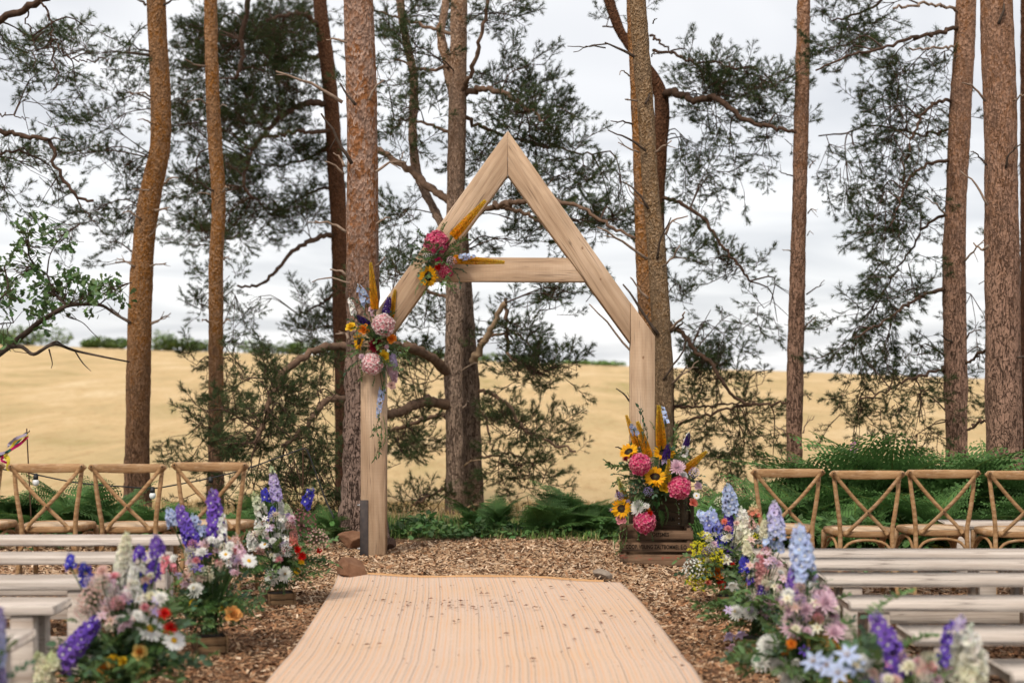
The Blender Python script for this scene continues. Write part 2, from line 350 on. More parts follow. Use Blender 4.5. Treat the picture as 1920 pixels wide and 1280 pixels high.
def leafy(name, trans=0.3, rough=0.55, spec=0.3, vary=0.18):
    m, nt, b = mat(name, rough, spec)
    c = vcol(nt); n = noise(nt, coords(nt), 40, 2)
    hv = N(nt, 'ShaderNodeHueSaturation'); nt.links.new(c, hv.inputs['Color'])
    oi = N(nt, 'ShaderNodeObjectInfo')
    nt.links.new(math_(nt, 'MULTIPLY_ADD', oi.outputs['Random'], vary * 2, math_(nt, 'MULTIPLY_ADD', n, vary, 1 - vary * 1.5)), hv.inputs['Value'])
    nt.links.new(hv.outputs[0], b.inputs['Base Color'])
    tr = N(nt, 'ShaderNodeBsdfTranslucent'); nt.links.new(hv.outputs[0], tr.inputs[0])
    ms = N(nt, 'ShaderNodeMixShader'); ms.inputs[0].default_value = trans
    nt.links.new(b.outputs[0], ms.inputs[1]); nt.links.new(tr.outputs[0], ms.inputs[2])
    nt.links.new(ms.outputs[0], nt.nodes['Material Output'].inputs[0]); return m
M['petal'] = leafy('petal', 0.38, 0.6, 0.2, 0.08)
M['leaf'] = leafy('leaf', 0.22, 0.5, 0.35, 0.2)
M['fern'] = leafy('fern_leaf', 0.3, 0.6, 0.2, 0.38)
M['needle'] = leafy('pine_needles', 0.2, 0.85, 0.04, 0.2)
M['chips'] = leafy('wood_chips', 0.0, 0.85, 0.2, 0.1)
M['cloth'] = leafy('ribbon_satin', 0.3, 0.4, 0.4, 0.05)

# ------------------------------------------------------------------ terrain
def terrain_mat():
    m, nt, b = mat('terrain', 0.95, 0.1)
    g = N(nt, 'ShaderNodeNewGeometry'); sp = N(nt, 'ShaderNodeSeparateXYZ'); nt.links.new(g.outputs['Position'], sp.inputs[0])
    pos = g.outputs['Position']
    n1 = noise(nt, pos, 45, 5, 0.7); n2 = noise(nt, pos, 3.0, 4, 0.6)
    mul = ramp(nt, n1, [(0.3, (0.055, 0.03, 0.017)), (0.55, (0.15, 0.085, 0.05)), (0.75, (0.30, 0.20, 0.13))])
    mp = N(nt, 'ShaderNodeMapping'); mp.inputs['Scale'].default_value = (0.25, 0.09, 0.25); nt.links.new(pos, mp.inputs[0])
    n3 = noise(nt, mp.outputs[0], 1.3, 6, 0.65, 0.5)
    mp2 = N(nt, 'ShaderNodeMapping'); mp2.inputs['Scale'].default_value = (1.6, 0.5, 1.6); nt.links.new(pos, mp2.inputs[0])
    n4 = noise(nt, mp2.outputs[0], 2.0, 5, 0.7)
    fld = ramp(nt, n3, [(0.30, (0.37, 0.30, 0.12)), (0.41, (0.50, 0.37, 0.19)), (0.53, (0.59, 0.42, 0.22)), (0.68, (0.68, 0.52, 0.31))])
    fld = mixc(nt, fld, (0.36, 0.20, 0.08), ramp(nt, n4, [(0.5, (0, 0, 0)), (0.72, (0.5, 0.5, 0.5))]))
    n5 = noise(nt, mp2.outputs[0], 16, 3, 0.7); fld = mixc(nt, fld, (0.40, 0.25, 0.10), ramp(nt, n5, [(0.5, (0, 0, 0)), (0.75, (0.55, 0.55, 0.55))]))
    gr = ramp(nt, n1, [(0.3, (0.03, 0.05, 0.015)), (0.7, (0.10, 0.13, 0.04))])
    yy = math_(nt, 'MULTIPLY_ADD', n2, 1.4, sp.outputs[1])
    mr = N(nt, 'ShaderNodeMapRange'); mr.inputs[1].default_value = 12.9; mr.inputs[2].default_value = 13.3; nt.links.new(yy, mr.inputs[0])
    mr2 = N(nt, 'ShaderNodeMapRange'); mr2.inputs[1].default_value = 14.2; mr2.inputs[2].default_value = 16.5; nt.links.new(yy, mr2.inputs[0])
    c = mixc(nt, mixc(nt, mul, gr, mr.outputs[0]), fld, mr2.outputs[0])
    nt.links.new(c, b.inputs['Base Color']); bump(nt, b, n1, 0.8, 0.03); return m
M['terrain'] = terrain_mat()
xs = np.concatenate([-np.geomspace(9, 420, 26)[::-1], np.arange(-8.75, 8.9, 0.125), np.geomspace(9, 420, 26)])
ys = np.concatenate([np.array([-60, -30, -15, -6, -2, 0, 1, 2, 3, 4]), np.arange(4.5, 15, 0.125), np.arange(15, 30, 0.5), np.arange(30, 170, 2.5), np.geomspace(172, 700, 14)])
X, Y = np.meshgrid(xs, ys)
Z = gz(X, Y)
flat = np.stack([X.ravel(), Y.ravel(), 0 * X.ravel()], 1)
Z = Z + ((fbm(flat * 2.3, 3) - 0.45) * 0.035).reshape(Z.shape) * (Y < 14) + ((fbm(flat * 0.25, 3) - 0.45) * 0.2).reshape(Z.shape) * sm(16, 30, Y)
mb = MB(); nx = len(xs); ny = len(ys)
i = (np.arange(ny - 1)[:, None] * nx + np.arange(nx - 1)[None]).ravel()
mb.add(np.stack([X.ravel(), Y.ravel(), Z.ravel()], 1), np.stack([i, i + 1, i + nx + 1, i + nx], 1))
tag(mb.build('ground', M['terrain'], smooth=True), kind='structure')
_fx, _fy = xs, ys
def GH(x, y):
    "height of the built ground sheet"
    x = np.atleast_1d(np.asarray(x, float)); y = np.atleast_1d(np.asarray(y, float))
    a = np.clip(np.searchsorted(xs, x) - 1, 0, nx - 2); c = np.clip(np.searchsorted(ys, y) - 1, 0, ny - 2)
    u = (x - xs[a]) / (xs[a + 1] - xs[a]); v = (y - ys[c]) / (ys[c + 1] - ys[c])
    return Z[c, a] * (1 - u) * (1 - v) + Z[c, a + 1] * u * (1 - v) + Z[c + 1, a] * (1 - u) * v + Z[c + 1, a + 1] * u * v

# wood chips: loose, uncountable
def gp(px, py, zz=0.01):
    d = (CH - zz) * F / (py - HZ); return (px - 960) / F * d, d
Lp = [gp(634, 1083), gp(622, 1108), gp(605, 1140), gp(583, 1175), gp(545, 1232), gp(505, 1280)]
Rp = [gp(1163, 1097), gp(1192, 1122), gp(1222, 1155), gp(1252, 1195), gp(1285, 1238), gp(1318, 1280)]
Lp.append((Lp[-1][0] - 0.02, 3.2)); Rp.append((Rp[-1][0] + 0.0, 3.2))
LE = np.array(Lp[::-1]); RE = np.array(Rp[::-1])
def chips():
    n = 180000
    y = np.sqrt(rng.uniform(5.6 ** 2, 13.1 ** 2, n)); x = rng.uniform(-0.40, 0.40, n) * y * 1.02
    edge = 12.45 + 0.35 * np.sin(x * 1.3) + 0.25 * np.sin(x * 3.1 + 1)
    k = (y < edge + rng.normal(0, 0.12, n)) & ~((x > np.interp(y, LE[:, 1], LE[:, 0]) + 0.04) & (x < np.interp(y, RE[:, 1], RE[:, 0]) - 0.04) & (y < 9.78)); x = x[k]; y = y[k]; n = len(x)
    z = GH(x, y) + rng.uniform(-0.002, 0.016, n)
    L = rng.gamma(3.0, 0.0046, n).clip(0.005, 0.034); Wd = L * rng.uniform(0.18, 0.42, n); H = rng.uniform(0.0015, 0.004, n)
    a = rng.uniform(0, 2 * math.pi, n); tl = rng.normal(0, 0.28, n).clip(-0.7, 0.7); rl = rng.normal(0, 0.35, n).clip(-0.8, 0.8)
    base = np.array([[-1, -1, 0], [1, -0.7, 0], [1, 0.8, 0], [-1, 1, 0], [-0.8, 0, 1], [0.85, 0.1, 1]], float)
    V = base[None] * np.stack([L, Wd, H], 1)[:, None]
    zz = V[..., 2] + V[..., 0] * np.tan(tl)[:, None] + V[..., 1] * np.tan(rl)[:, None]
    ca, sa = np.cos(a)[:, None], np.sin(a)[:, None]
    V = np.stack([V[..., 0] * ca - V[..., 1] * sa + x[:, None], V[..., 0] * sa + V[..., 1] * ca + y[:, None], zz + z[:, None]], -1)
    pal = np.array([[0.46, 0.34, 0.23], [0.36, 0.245, 0.155], [0.52, 0.41, 0.30], [0.26, 0.155, 0.09], [0.13, 0.07, 0.04], [0.30, 0.165, 0.09], [0.60, 0.50, 0.39]])
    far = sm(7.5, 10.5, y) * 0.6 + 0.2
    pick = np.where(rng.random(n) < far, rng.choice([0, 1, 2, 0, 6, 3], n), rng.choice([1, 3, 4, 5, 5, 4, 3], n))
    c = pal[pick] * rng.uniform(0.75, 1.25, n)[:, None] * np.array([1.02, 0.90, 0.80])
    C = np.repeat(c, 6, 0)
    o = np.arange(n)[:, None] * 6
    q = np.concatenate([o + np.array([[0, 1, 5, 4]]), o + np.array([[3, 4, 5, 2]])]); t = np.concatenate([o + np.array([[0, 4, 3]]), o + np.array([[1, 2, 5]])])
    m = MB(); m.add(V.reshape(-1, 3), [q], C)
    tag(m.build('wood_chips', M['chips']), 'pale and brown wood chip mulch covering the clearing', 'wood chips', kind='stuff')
chips()

# ------------------------------------------------------------------ carpet runner
def carpet():
    m, nt, b = mat('woven_runner', 0.95, 0.05)
    a = N(nt, 'ShaderNodeAttribute', attribute_name='across').outputs['Fac']; l = N(nt, 'ShaderNodeAttribute', attribute_name='along').outputs['Fac']
    cv = N(nt, 'ShaderNodeCombineXYZ'); nt.links.new(a, cv.inputs[0]); nt.links.new(l, cv.inputs[1])
    wob = noise(nt, cv.outputs[0], 1.6, 3, 0.5)
    at = math_(nt, 'MULTIPLY_ADD', wob, 0.012, a)
    s1 = math_(nt, 'MULTIPLY', at, 52.0)
    idx = math_(nt, 'FLOOR', s1); fr = math_(nt, 'FRACT', s1)
    wn_ = N(nt, 'ShaderNodeTexWhiteNoise', noise_dimensions='1D'); nt.links.new(idx, wn_.inputs['W'])
    rnd = wn_.outputs['Value']
    dashv = N(nt, 'ShaderNodeCombineXYZ'); nt.links.new(math_(nt, 'MULTIPLY', idx, 3.7), dashv.inputs[0]); nt.links.new(math_(nt, 'MULTIPLY', l, 170.0), dashv.inputs[1])
    dash = noise(nt, dashv.outputs[0], 1.0, 3, 0.75)
    slowv = N(nt, 'ShaderNodeCombineXYZ'); nt.links.new(math_(nt, 'MULTIPLY', idx, 1.3), slowv.inputs[0]); nt.links.new(math_(nt, 'MULTIPLY', l, 2.2), slowv.inputs[1])
    slow = noise(nt, slowv.outputs[0], 1.0, 3, 0.6)
    wn2 = N(nt, 'ShaderNodeTexWhiteNoise', noise_dimensions='1D'); nt.links.new(math_(nt, 'ADD', idx, 77.0), wn2.inputs['W']); jit_ = math_(nt, 'MULTIPLY_ADD', wn2.outputs['Value'], 0.18, -0.09)
    def line(pos, w, dens, soft):
        d = math_(nt, 'ABSOLUTE', math_(nt, 'SUBTRACT', fr, math_(nt, 'ADD', jit_, pos)))
        q = N(nt, 'ShaderNodeMapRange'); q.inputs[1].default_value = w; q.inputs[2].default_value = w * 0.35; nt.links.new(d, q.inputs[0])
        ds = N(nt, 'ShaderNodeMapRange'); ds.inputs[1].default_value = dens; ds.inputs[2].default_value = dens + soft; nt.links.new(math_(nt, 'ADD', math_(nt, 'MULTIPLY', dash, 0.75), math_(nt, 'MULTIPLY', slow, 0.35)), ds.inputs[0])
        return math_(nt, 'MULTIPLY', q.outputs[0], ds.outputs[0])
    fine = noise(nt, cv.outputs[0], 190, 3, 0.75)
    wv = N(nt, 'ShaderNodeMath', operation='SINE'); nt.links.new(math_(nt, 'MULTIPLY', l, 620.0), wv.inputs[0])
    base = ramp(nt, fine, [(0.3, (0.51, 0.365, 0.27)), (0.7, (0.67, 0.505, 0.40))])
    soft = noise(nt, cv.outputs[0], 2.2, 4, 0.6)
    base = mixc(nt, base, (0.60, 0.405, 0.265), ramp(nt, soft, [(0.4, (0, 0, 0)), (0.7, (0.7, 0.7, 0.7))]))
    c = mixc(nt, base, (0.63, 0.27, 0.10), math_(nt, 'MULTIPLY', line(0.66, 0.16, 0.46, 0.12), 0.42))
    c = mixc(nt, c, (0.22, 0.245, 0.26), math_(nt, 'MULTIPLY', line(0.40, 0.055, 0.42, 0.10), math_(nt, 'MULTIPLY_ADD', wn2.outputs['Value'], 0.6, 0.08)))
    c = mixc(nt, c, (0.085, 0.055, 0.045), math_(nt, 'MULTIPLY', line(0.22, 0.075, 0.46, 0.06), math_(nt, 'MULTIPLY_ADD', rnd, 0.6, 0.08)))
    nt.links.new(c, b.inputs['Base Color'])
    rib = math_(nt, 'PINGPONG', s1, 0.5)
    bump(nt, b, math_(nt, 'ADD', math_(nt, 'MULTIPLY', rib, 0.0), math_(nt, 'ADD', math_(nt, 'MULTIPLY', wv.outputs[0], 0.25), math_(nt, 'MULTIPLY', fine, 0.6))), 0.45, 0.005)
    # plan outline read from the photo's edges
    nv, nu = 150, 90
    Ls = crom([(x, y, 0) for x, y in Lp], nv); Rs = crom([(x, y, 0) for x, y in Rp], nv)
    V = []; ac = []; al = []
    for j in range(nv):
        for i in range(nu):
            u = i / (nu - 1); p = Ls[j] * (1 - u) + Rs[j] * u
            yy = p[1]
            if j < 8: yy += 0.008 * math.sin(u * 9) * (1 - j / 8) 
            w = 0.0022 * math.sin(u * 21 + p[1] * 1.2) + 0.004 * math.sin(p[1] * 3.1 + u * 4) + 0.003 * math.sin(u * 7 - p[1] * 2.2)
            lift = 0.012 * math.exp(-j / 2.5) * (0.5 + 0.5 * math.sin(u * 11 + 1))
            z = 0.032 + w + lift + float(-0.07 * sm(0.5, 2.0, p[0]))
            V.append((p[0], yy, z)); ac.append(u); al.append((Ls[0][1] - yy) / 2.0)
    n0 = len(V); V = np.array(V)
    i = (np.arange(nv - 1)[:, None] * nu + np.arange(nu - 1)[None]).ravel()
    q = np.stack([i, i + nu, i + nu + 1, i + 1], 1)
    B = V.copy(); B[:, 2] -= 0.006
    side = []
    ring = list(range(nu)) + [j * nu + nu - 1 for j in range(1, nv)] + [(nv - 1) * nu + k for k in range(nu - 2, -1, -1)] + [j * nu for j in range(nv - 2, 0, -1)]
    for a_, b_ in zip(ring, ring[1:] + ring[:1]): side.append((a_, b_, b_ + n0, a_ + n0))
    mbx = MB(); mbx.add(np.vstack([V, B]), [q, q[:, ::-1] + n0, np.array(side)])
    t = thing('aisle_carpet', 'long cream woven runner with thin dark and orange stripes down the aisle', 'carpet', (0, 8, 0))
    o = mbx.build('weave', m, t, smooth=True)
    for nm, dat in (('across', ac), ('along', al)):
        at_ = o.data.attributes.new(nm, 'FLOAT', 'POINT'); at_.data.foreach_set('value', np.array(dat * 2, np.float32))
    # folded orange hem at the far end
    h = MB(); pts = []; 
    k = [V[i_] for i_ in range(6, nu - 4, 3)]
    for s_ in range(len(k) - 1):
        for p in (k[s_], k[s_ + 1]): pass
    top = np.array([p + np.array([0, 0.012 + 0.03 * abs(math.sin(i_ * 0.35)), 0.008]) for i_, p in enumerate(k)]); low = np.array([p + np.array([0, 0.004, -0.004]) for p in k]); bk = top + np.array([0, 0.03, -0.02])
    n_ = len(k); VV = np.vstack([low, top, bk]); fs = [(i_, i_ + 1, n_ + i_ + 1, n_ + i_) for i_ in range(n_ - 1)] + [(n_ + i_, n_ + i_ + 1, 2 * n_ + i_ + 1, 2 * n_ + i_) for i_ in range(n_ - 1)]
    h.add(VV, fs); h.build('hem', plain('orange_hem', (0.50, 0.26, 0.11), (0.58, 0.33, 0.16), 40), t, smooth=True)
    # bark crumbs lying on it
    cmb = MB()
    for _ in range(230):
        if rng.random() < 0.35: x_ = rng.normal(-0.33, 0.2); y_ = rng.normal(8.55, 0.14)
        else: x_ = rng.uniform(-0.95, 0.95); y_ = rng.uniform(6.7, 9.6)
        s_ = min(rng.gamma(2, 0.0034), 0.014) + 0.003; a_ = rng.uniform(0, 6.3); e = rng.uniform(0.25, 0.7)
        z_ = 0.046 + float(-0.07 * sm(0.5, 2.0, x_))
        vv = np.array([[-1, -1, 0], [1, -0.6, 0], [0.9, 1, 0], [-0.8, 0.9, 0], [0, 0, 0.7]]) * np.array([s_, s_ * e, s_ * 0.6])
        R = np.array([[math.cos(a_), -math.sin(a_), 0], [math.sin(a_), math.cos(a_), 0], [0, 0, 1]])
        cmb.add(vv @ R.T + (x_, y_, z_), [(0, 1, 4), (1, 2, 4), (2, 3, 4), (3, 0, 4)], jit((0.16, 0.075, 0.045), 0.3))
    tag(cmb.build('bark_crumbs', M['chips']), 'dark bark crumbs scattered over the woven runner', 'bark crumbs', kind='stuff')
carpet()

# ------------------------------------------------------------------ timber arch
AD = 11.12; AK = F / AD
def apx(x, y): return ((x - 960) / AK, CH - (y - HZ) / AK)
def timber(parent, name, poly, y0, y1, ax0, ax1, b=0.006):
    "poly: outline in the arch plane (x,z); ax0->ax1 grain direction"
    a = np.array(ax0, float); d = np.array(ax1, float) - a; d /= np.linalg.norm(d); ang = math.atan2(d[1], d[0])
    pl = np.array([((p[0] - a[0]) * d[0] + (p[1] - a[1]) * d[1], -(p[0] - a[0]) * d[1] + (p[1] - a[1]) * d[0]) for p in poly])
    c = pl.mean(0); n = len(pl)
    # inset outline for the chamfer
    ins = []
    for k in range(n):
        e1 = pl[k] - pl[k - 1]; e2 = pl[(k + 1) % n] - pl[k]; e1 = e1 / np.linalg.norm(e1); e2 = e2 / np.linalg.norm(e2)
        n1 = np.array([-e1[1], e1[0]]); n2 = np.array([-e2[1], e2[0]]); ins.append(pl[k] + (n1 + n2) / (1 + n1 @ n2) * b)
    ins = np.array(ins)
    if np.linalg.norm(ins - c, axis=1).sum() > np.linalg.norm(pl - c, axis=1).sum(): ins = 2 * pl - ins
    V = []; 
    for ring, yy in ((ins, y0), (pl, y0 + b), (pl, y1 - b), (ins, y1)): V += [(q[0], yy, q[1]) for q in ring]
    fs = [list(range(n))[::-1], [3 * n + k for k in range(n)]]
    for r in range(3):
        for k in range(n): fs.append([r * n + k, r * n + (k + 1) % n, (r + 1) * n + (k + 1) % n, (r + 1) * n + k])
    m = MB(); m.add(V, fs)
    me = m.mesh(name, M['oak']); o = link(name, me, parent, Vector((a[0], AD, a[1])) - parent.location, (0, -ang, 0))
    bm_fix(me); return o
import bmesh
def bm_fix(me):
    bm = bmesh.new(); bm.from_mesh(me); bmesh.ops.recalc_face_normals(bm, faces=bm.faces); bm.to_mesh(me); bm.free()
arch = thing('timber_arch', 'tall house-shaped oak timber arch standing at the end of the aisle', 'arch', (0, AD, 0))
ap = apx(952, 245); ia = apx(952, 328)
lo_out = apx(677, 655); lo_in = apx(724, 655)
ro_out = apx(1228, 610); ro_in = apx(1183, 640)
tl = apx(680, 640); 
# left post, right post
lp = [apx(676, 1046), apx(723, 1046), apx(723, 646), apx(677, 638)]
timber(arch, 'post', [apx(676, 1048), apx(723, 1048), apx(723, 646), apx(676, 626)], 0, 0.16, apx(700, 1048), apx(700, 600))
rp = timber(arch, 'post', [apx(1183, 1055), apx(1228, 1055), apx(1228, 630), apx(1183, 567)], 0, 0.16, apx(1205, 1055), apx(1205, 600))
# rafters (butted at the apex on a plumb cut)
timber(arch, 'rafter', [(ap[0] - 0.0012, ap[1]), (ia[0] - 0.0012, ia[1]), apx(723, 645), apx(676, 625)], 0.004, 0.155, apx(700, 620), ap)
timber(arch, 'rafter', [(ap[0] + 0.0012, ap[1]), (ia[0] + 0.0012, ia[1]), apx(1182, 643), apx(1182, 567)], 0.003, 0.156, ap, apx(1182, 600))
timber(arch, 'tie_beam', [apx(838, 482), apx(806, 527), apx(1098, 528), apx(1065, 483)], 0.012, 0.135, apx(806, 505), apx(1098, 505))
pb = MB(); x0, z0 = apx(677, 1046); x1, z1 = apx(690.5, 937)
box(pb, x0 - 0.008, x1, AD - 0.008, AD - 0.002, z0, z1, b=0.0015); box(pb, x0 - 0.008, x0 - 0.002, AD - 0.002, AD + 0.1, z0, z1, b=0.001)
pl_ = pb.build('steel_bracket', M['steel'], arch)
for py in (947, 1029):
    q = MB(); zz = apx(0, py)[1]; tube(q, [(x0 - 0.008, AD + 0.03, zz), (x0 - 0.018, AD + 0.03, zz)], 0.009, 6); tube(q, [(x0 - 0.018, AD + 0.03, zz), (x0 - 0.032, AD + 0.03, zz)], 0.005, 6)
    o = q.build('bolt', M['bolt'], None); o.parent = pl_; o.location = -arch.location
# knots on the timbers
for kx, ky, kr in ((1092, 465, 2.0), (1126, 523, 1.7), (1206, 670, 2.2)):
    q = MB(); cx, cz = apx(kx, ky); a = np.linspace(0, 2 * math.pi, 10, endpoint=False); r = kr / AK
    yy = AD + (0.003 if ky < 640 else 0) 
    ringv = [(cx + r * math.cos(t) * rng.uniform(.8, 1.15), yy - 0.0012, cz + 1.3 * r * math.sin(t) * rng.uniform(.8, 1.15)) for t in a]
    q.add(ringv + [(cx, yy + 0.0005, cz)], [(k, (k + 1) % 10, 10) for k in range(10)]); q.build('knot', plain('oak_knot', (0.20, 0.11, 0.06), (0.32, 0.19, 0.11), 60), arch)

# ------------------------------------------------------------------ rocks
def rock(name, label, px, py, wpx, hpx, d, m, seed, depth=0.8):
    b = bmesh.new(); bmesh.ops.create_icosphere(b, subdivisions=4, radius=1.0)
    V = np.array([v.co[:] for v in b.verts]); r = np.random.default_rng(seed)
    for _ in range(9):
        n = norm(r.normal(size=3)); h = r.uniform(0.3, 0.7); s_ = V @ n - h; V = V - np.outer(np.clip(s_, 0, None), n) * 0.93
    V = V * (1 + (fbm(V * 3 + seed, 4)[:, None] - 0.5) * 0.16)
    w = wpx * d / F / 2; hh = hpx * d / F / 2
    V = (V - V.min(0)) / (V.max(0) - V.min(0)) * 2 - 1
    V = V * np.array([w, w * depth, hh])
    for v, c in zip(b.verts, V): v.co = c
    me = bpy.data.meshes.new(name); b.to_mesh(me); b.free(); me.materials.append(m)
    X_, Y_, _z = P(px, py, d); o = link(name, me, None, (X_, d, float(GH(X_, d)[0]) + hh * 0.82)); return tag(o, label, 'rock')
rock('rock', 'big angular brown rock weighting the corner of the runner before the steel bracket', 660, 1062, 58, 50, 9.85, M['rock'], 3)
rock('rock', 'small pale grey rock weighting the runner corner before the crates', 1130, 1086, 38, 22, 9.9, M['grey_rock'], 8)
rock('rock', 'brown rock wedged between the thick pine and the steel bracket', 660, 1020, 54, 40, 11.6, M['rock'], 12)
rock('rock', 'dark brown rock half hidden behind the foot of the arch post', 728, 1028, 30, 28, 11.5, plain('dark_rock', (0.05, 0.028, 0.02), (0.12, 0.07, 0.05), 12), 21)

# ------------------------------------------------------------------ pines
def tuft_spray(seed):
    "a twig 1 unit long along +X with side shoots and needle tufts"
    r = np.random.default_rng(seed); tw = MB(); nd = MB()
    def brush(p, e, n, L, lo=0.35):
        "needles set all round the outer part of a shoot, leaning forward"
        d = norm(e - p); A = frame(d); ln0 = np.linalg.norm(e - p)
        for k in range(n):
            s = lo + (1 - lo) * r.random() ** 0.7; ph = r.uniform(0, 6.28); op = r.uniform(0.45, 1.25) if s < 0.93 else r.uniform(0.1, 0.9)
            v = A @ np.array([math.cos(op), math.sin(op) * math.cos(ph), math.sin(op) * math.sin(ph)])
            q = p + (e - p) * s; ln = L * r.uniform(0.75, 1.1); w = norm(np.cross(v, r.normal(size=3))) * 0.0060
            g = r.uniform(0.65, 1.35); c = np.array([0.060, 0.086, 0.036]) * g
            if r.random() < 0.07: c = np.array([0.12, 0.075, 0.035]) * g
            nd.add([q - w, q + w, q + v * ln], np.array([[0, 1, 2]]), c)
    main = crom([(0, 0, 0), (0.35, r.normal(0, 0.04), r.normal(0.0, 0.04)), (0.7, r.normal(0, 0.07), 0.04), (1, r.normal(0, 0.1), 0.1)], 6)
    tube(tw, main[[0, 2, 4, 5]], np.linspace(0.013, 0.006, 4), 3, cap=False)
    brush(main[3], main[-1], 42, 0.15)
    for k in range(8):
        t = 0.15 + 0.76 * (k + r.random() * 0.6) / 8; i_ = min(int(t * 5), 4); p = main[i_] + (main[i_ + 1] - main[i_]) * (t * 5 - i_)
        sd = 1 if k % 2 else -1
        dv = norm(np.array([r.uniform(0.35, 0.9), sd * r.uniform(0.5, 1.0), r.normal(0.15, 0.4)])); ln = r.uniform(0.22, 0.42) * (1.15 - 0.5 * t)
        e = p + dv * ln + np.array([0, 0, 0.05])
        tube(tw, np.array([p, e]), [0.007, 0.004], 3, cap=False)
        brush(p, e, 33, 0.145, 0.3)
    tv, tf, _ = tw.arrays(); nv_, nf, ncol = nd.arrays()
    return tv, np.concatenate([q for q in tf if q.shape[1] == 4]), nv_, np.concatenate(nf), ncol
SPR = [tuft_spray(100 + k) for k in range(9)]

def build_sprays(crown, twigs, items):
    by = {}
    for it in items: by.setdefault(rng.integers(len(SPR)), []).append(it)
    for k, lst in by.items():
        tv, tf, nv_, nf, ncol = SPR[k]
        A = np.array([frame(d, rng.uniform(-0.7, 0.7)) * s for p, d, s in lst]); T = np.array([p for p, d, s in lst]); n = len(lst)
        V = np.einsum('nij,vj->nvi', A, nv_) + T[:, None]
        crown.add(V.reshape(-1, 3), [(np.arange(n)[:, None, None] * len(nv_) + nf[None]).reshape(-1, 3)], (ncol[None] * rng.uniform(0.7, 1.3, n)[:, None, None]).reshape(-1, 3))
        V = np.einsum('nij,vj->nvi', A, tv) + T[:, None]
        twigs.add(V.reshape(-1, 3), [(np.arange(n)[:, None, None] * len(tv) + tf[None]).reshape(-1, 4)])

def trunk_mesh(path, bk, big=False):
    "path: rows x,y,z,radius from the ground up"
    path = np.asarray(path, float); Ls = np.linalg.norm(np.diff(path[:, :3], axis=0), axis=1).sum()
    n = int(Ls / (0.035 if big else 0.06)); seg = 40 if big else 22
    c = crom(path, n); a = np.linspace(0, 2 * math.pi, seg, endpoint=False)
    h = c[:, 2] - c[0, 2]
    r = c[:, 3]
    V = np.stack([c[:, 0][:, None] + r[:, None] * np.cos(a), c[:, 1][:, None] + r[:, None] * np.sin(a), np.broadcast_to(c[:, 2][:, None], (n, seg))], -1)
    rel = V.reshape(-1, 3)
    off = c[0, :3]; q = rel - off
    ridge = np.abs(fbm(q * np.array([16, 16, 4.5]), 3) - 0.44) * 4
    hh = np.repeat(h, seg); low = 1 - sm(1.2, 3.2, hh) if big else 1 - sm(0.5, 2.5, hh)
    amp = (0.032 if big else 0.016) * low + 0.006
    fl = fbm(q * np.array([34, 34, 26]), 2) - 0.4
    dsp = (np.clip(ridge, 0, 1) - 0.6) * amp + fl * 0.012 * (1.2 - low) + (fbm(q * np.array([3, 3, 2.0]), 2) - 0.4) * 0.03 * np.repeat(r, seg) / 0.13
    nrm = np.tile(np.stack([np.cos(a), np.sin(a), 0 * a], 1), (n, 1))
    rel = rel + nrm * dsp[:, None]
    i = np.arange(n - 1)[:, None] * seg; j = np.arange(seg)[None]; k = (j + 1) % seg
    m = MB(); m.add(rel, [np.stack([i + j, i + k, i + seg + k, i + seg + j], -1).reshape(-1, 4), (np.arange(seg) + (n - 1) * seg)[None]])
    return m, c

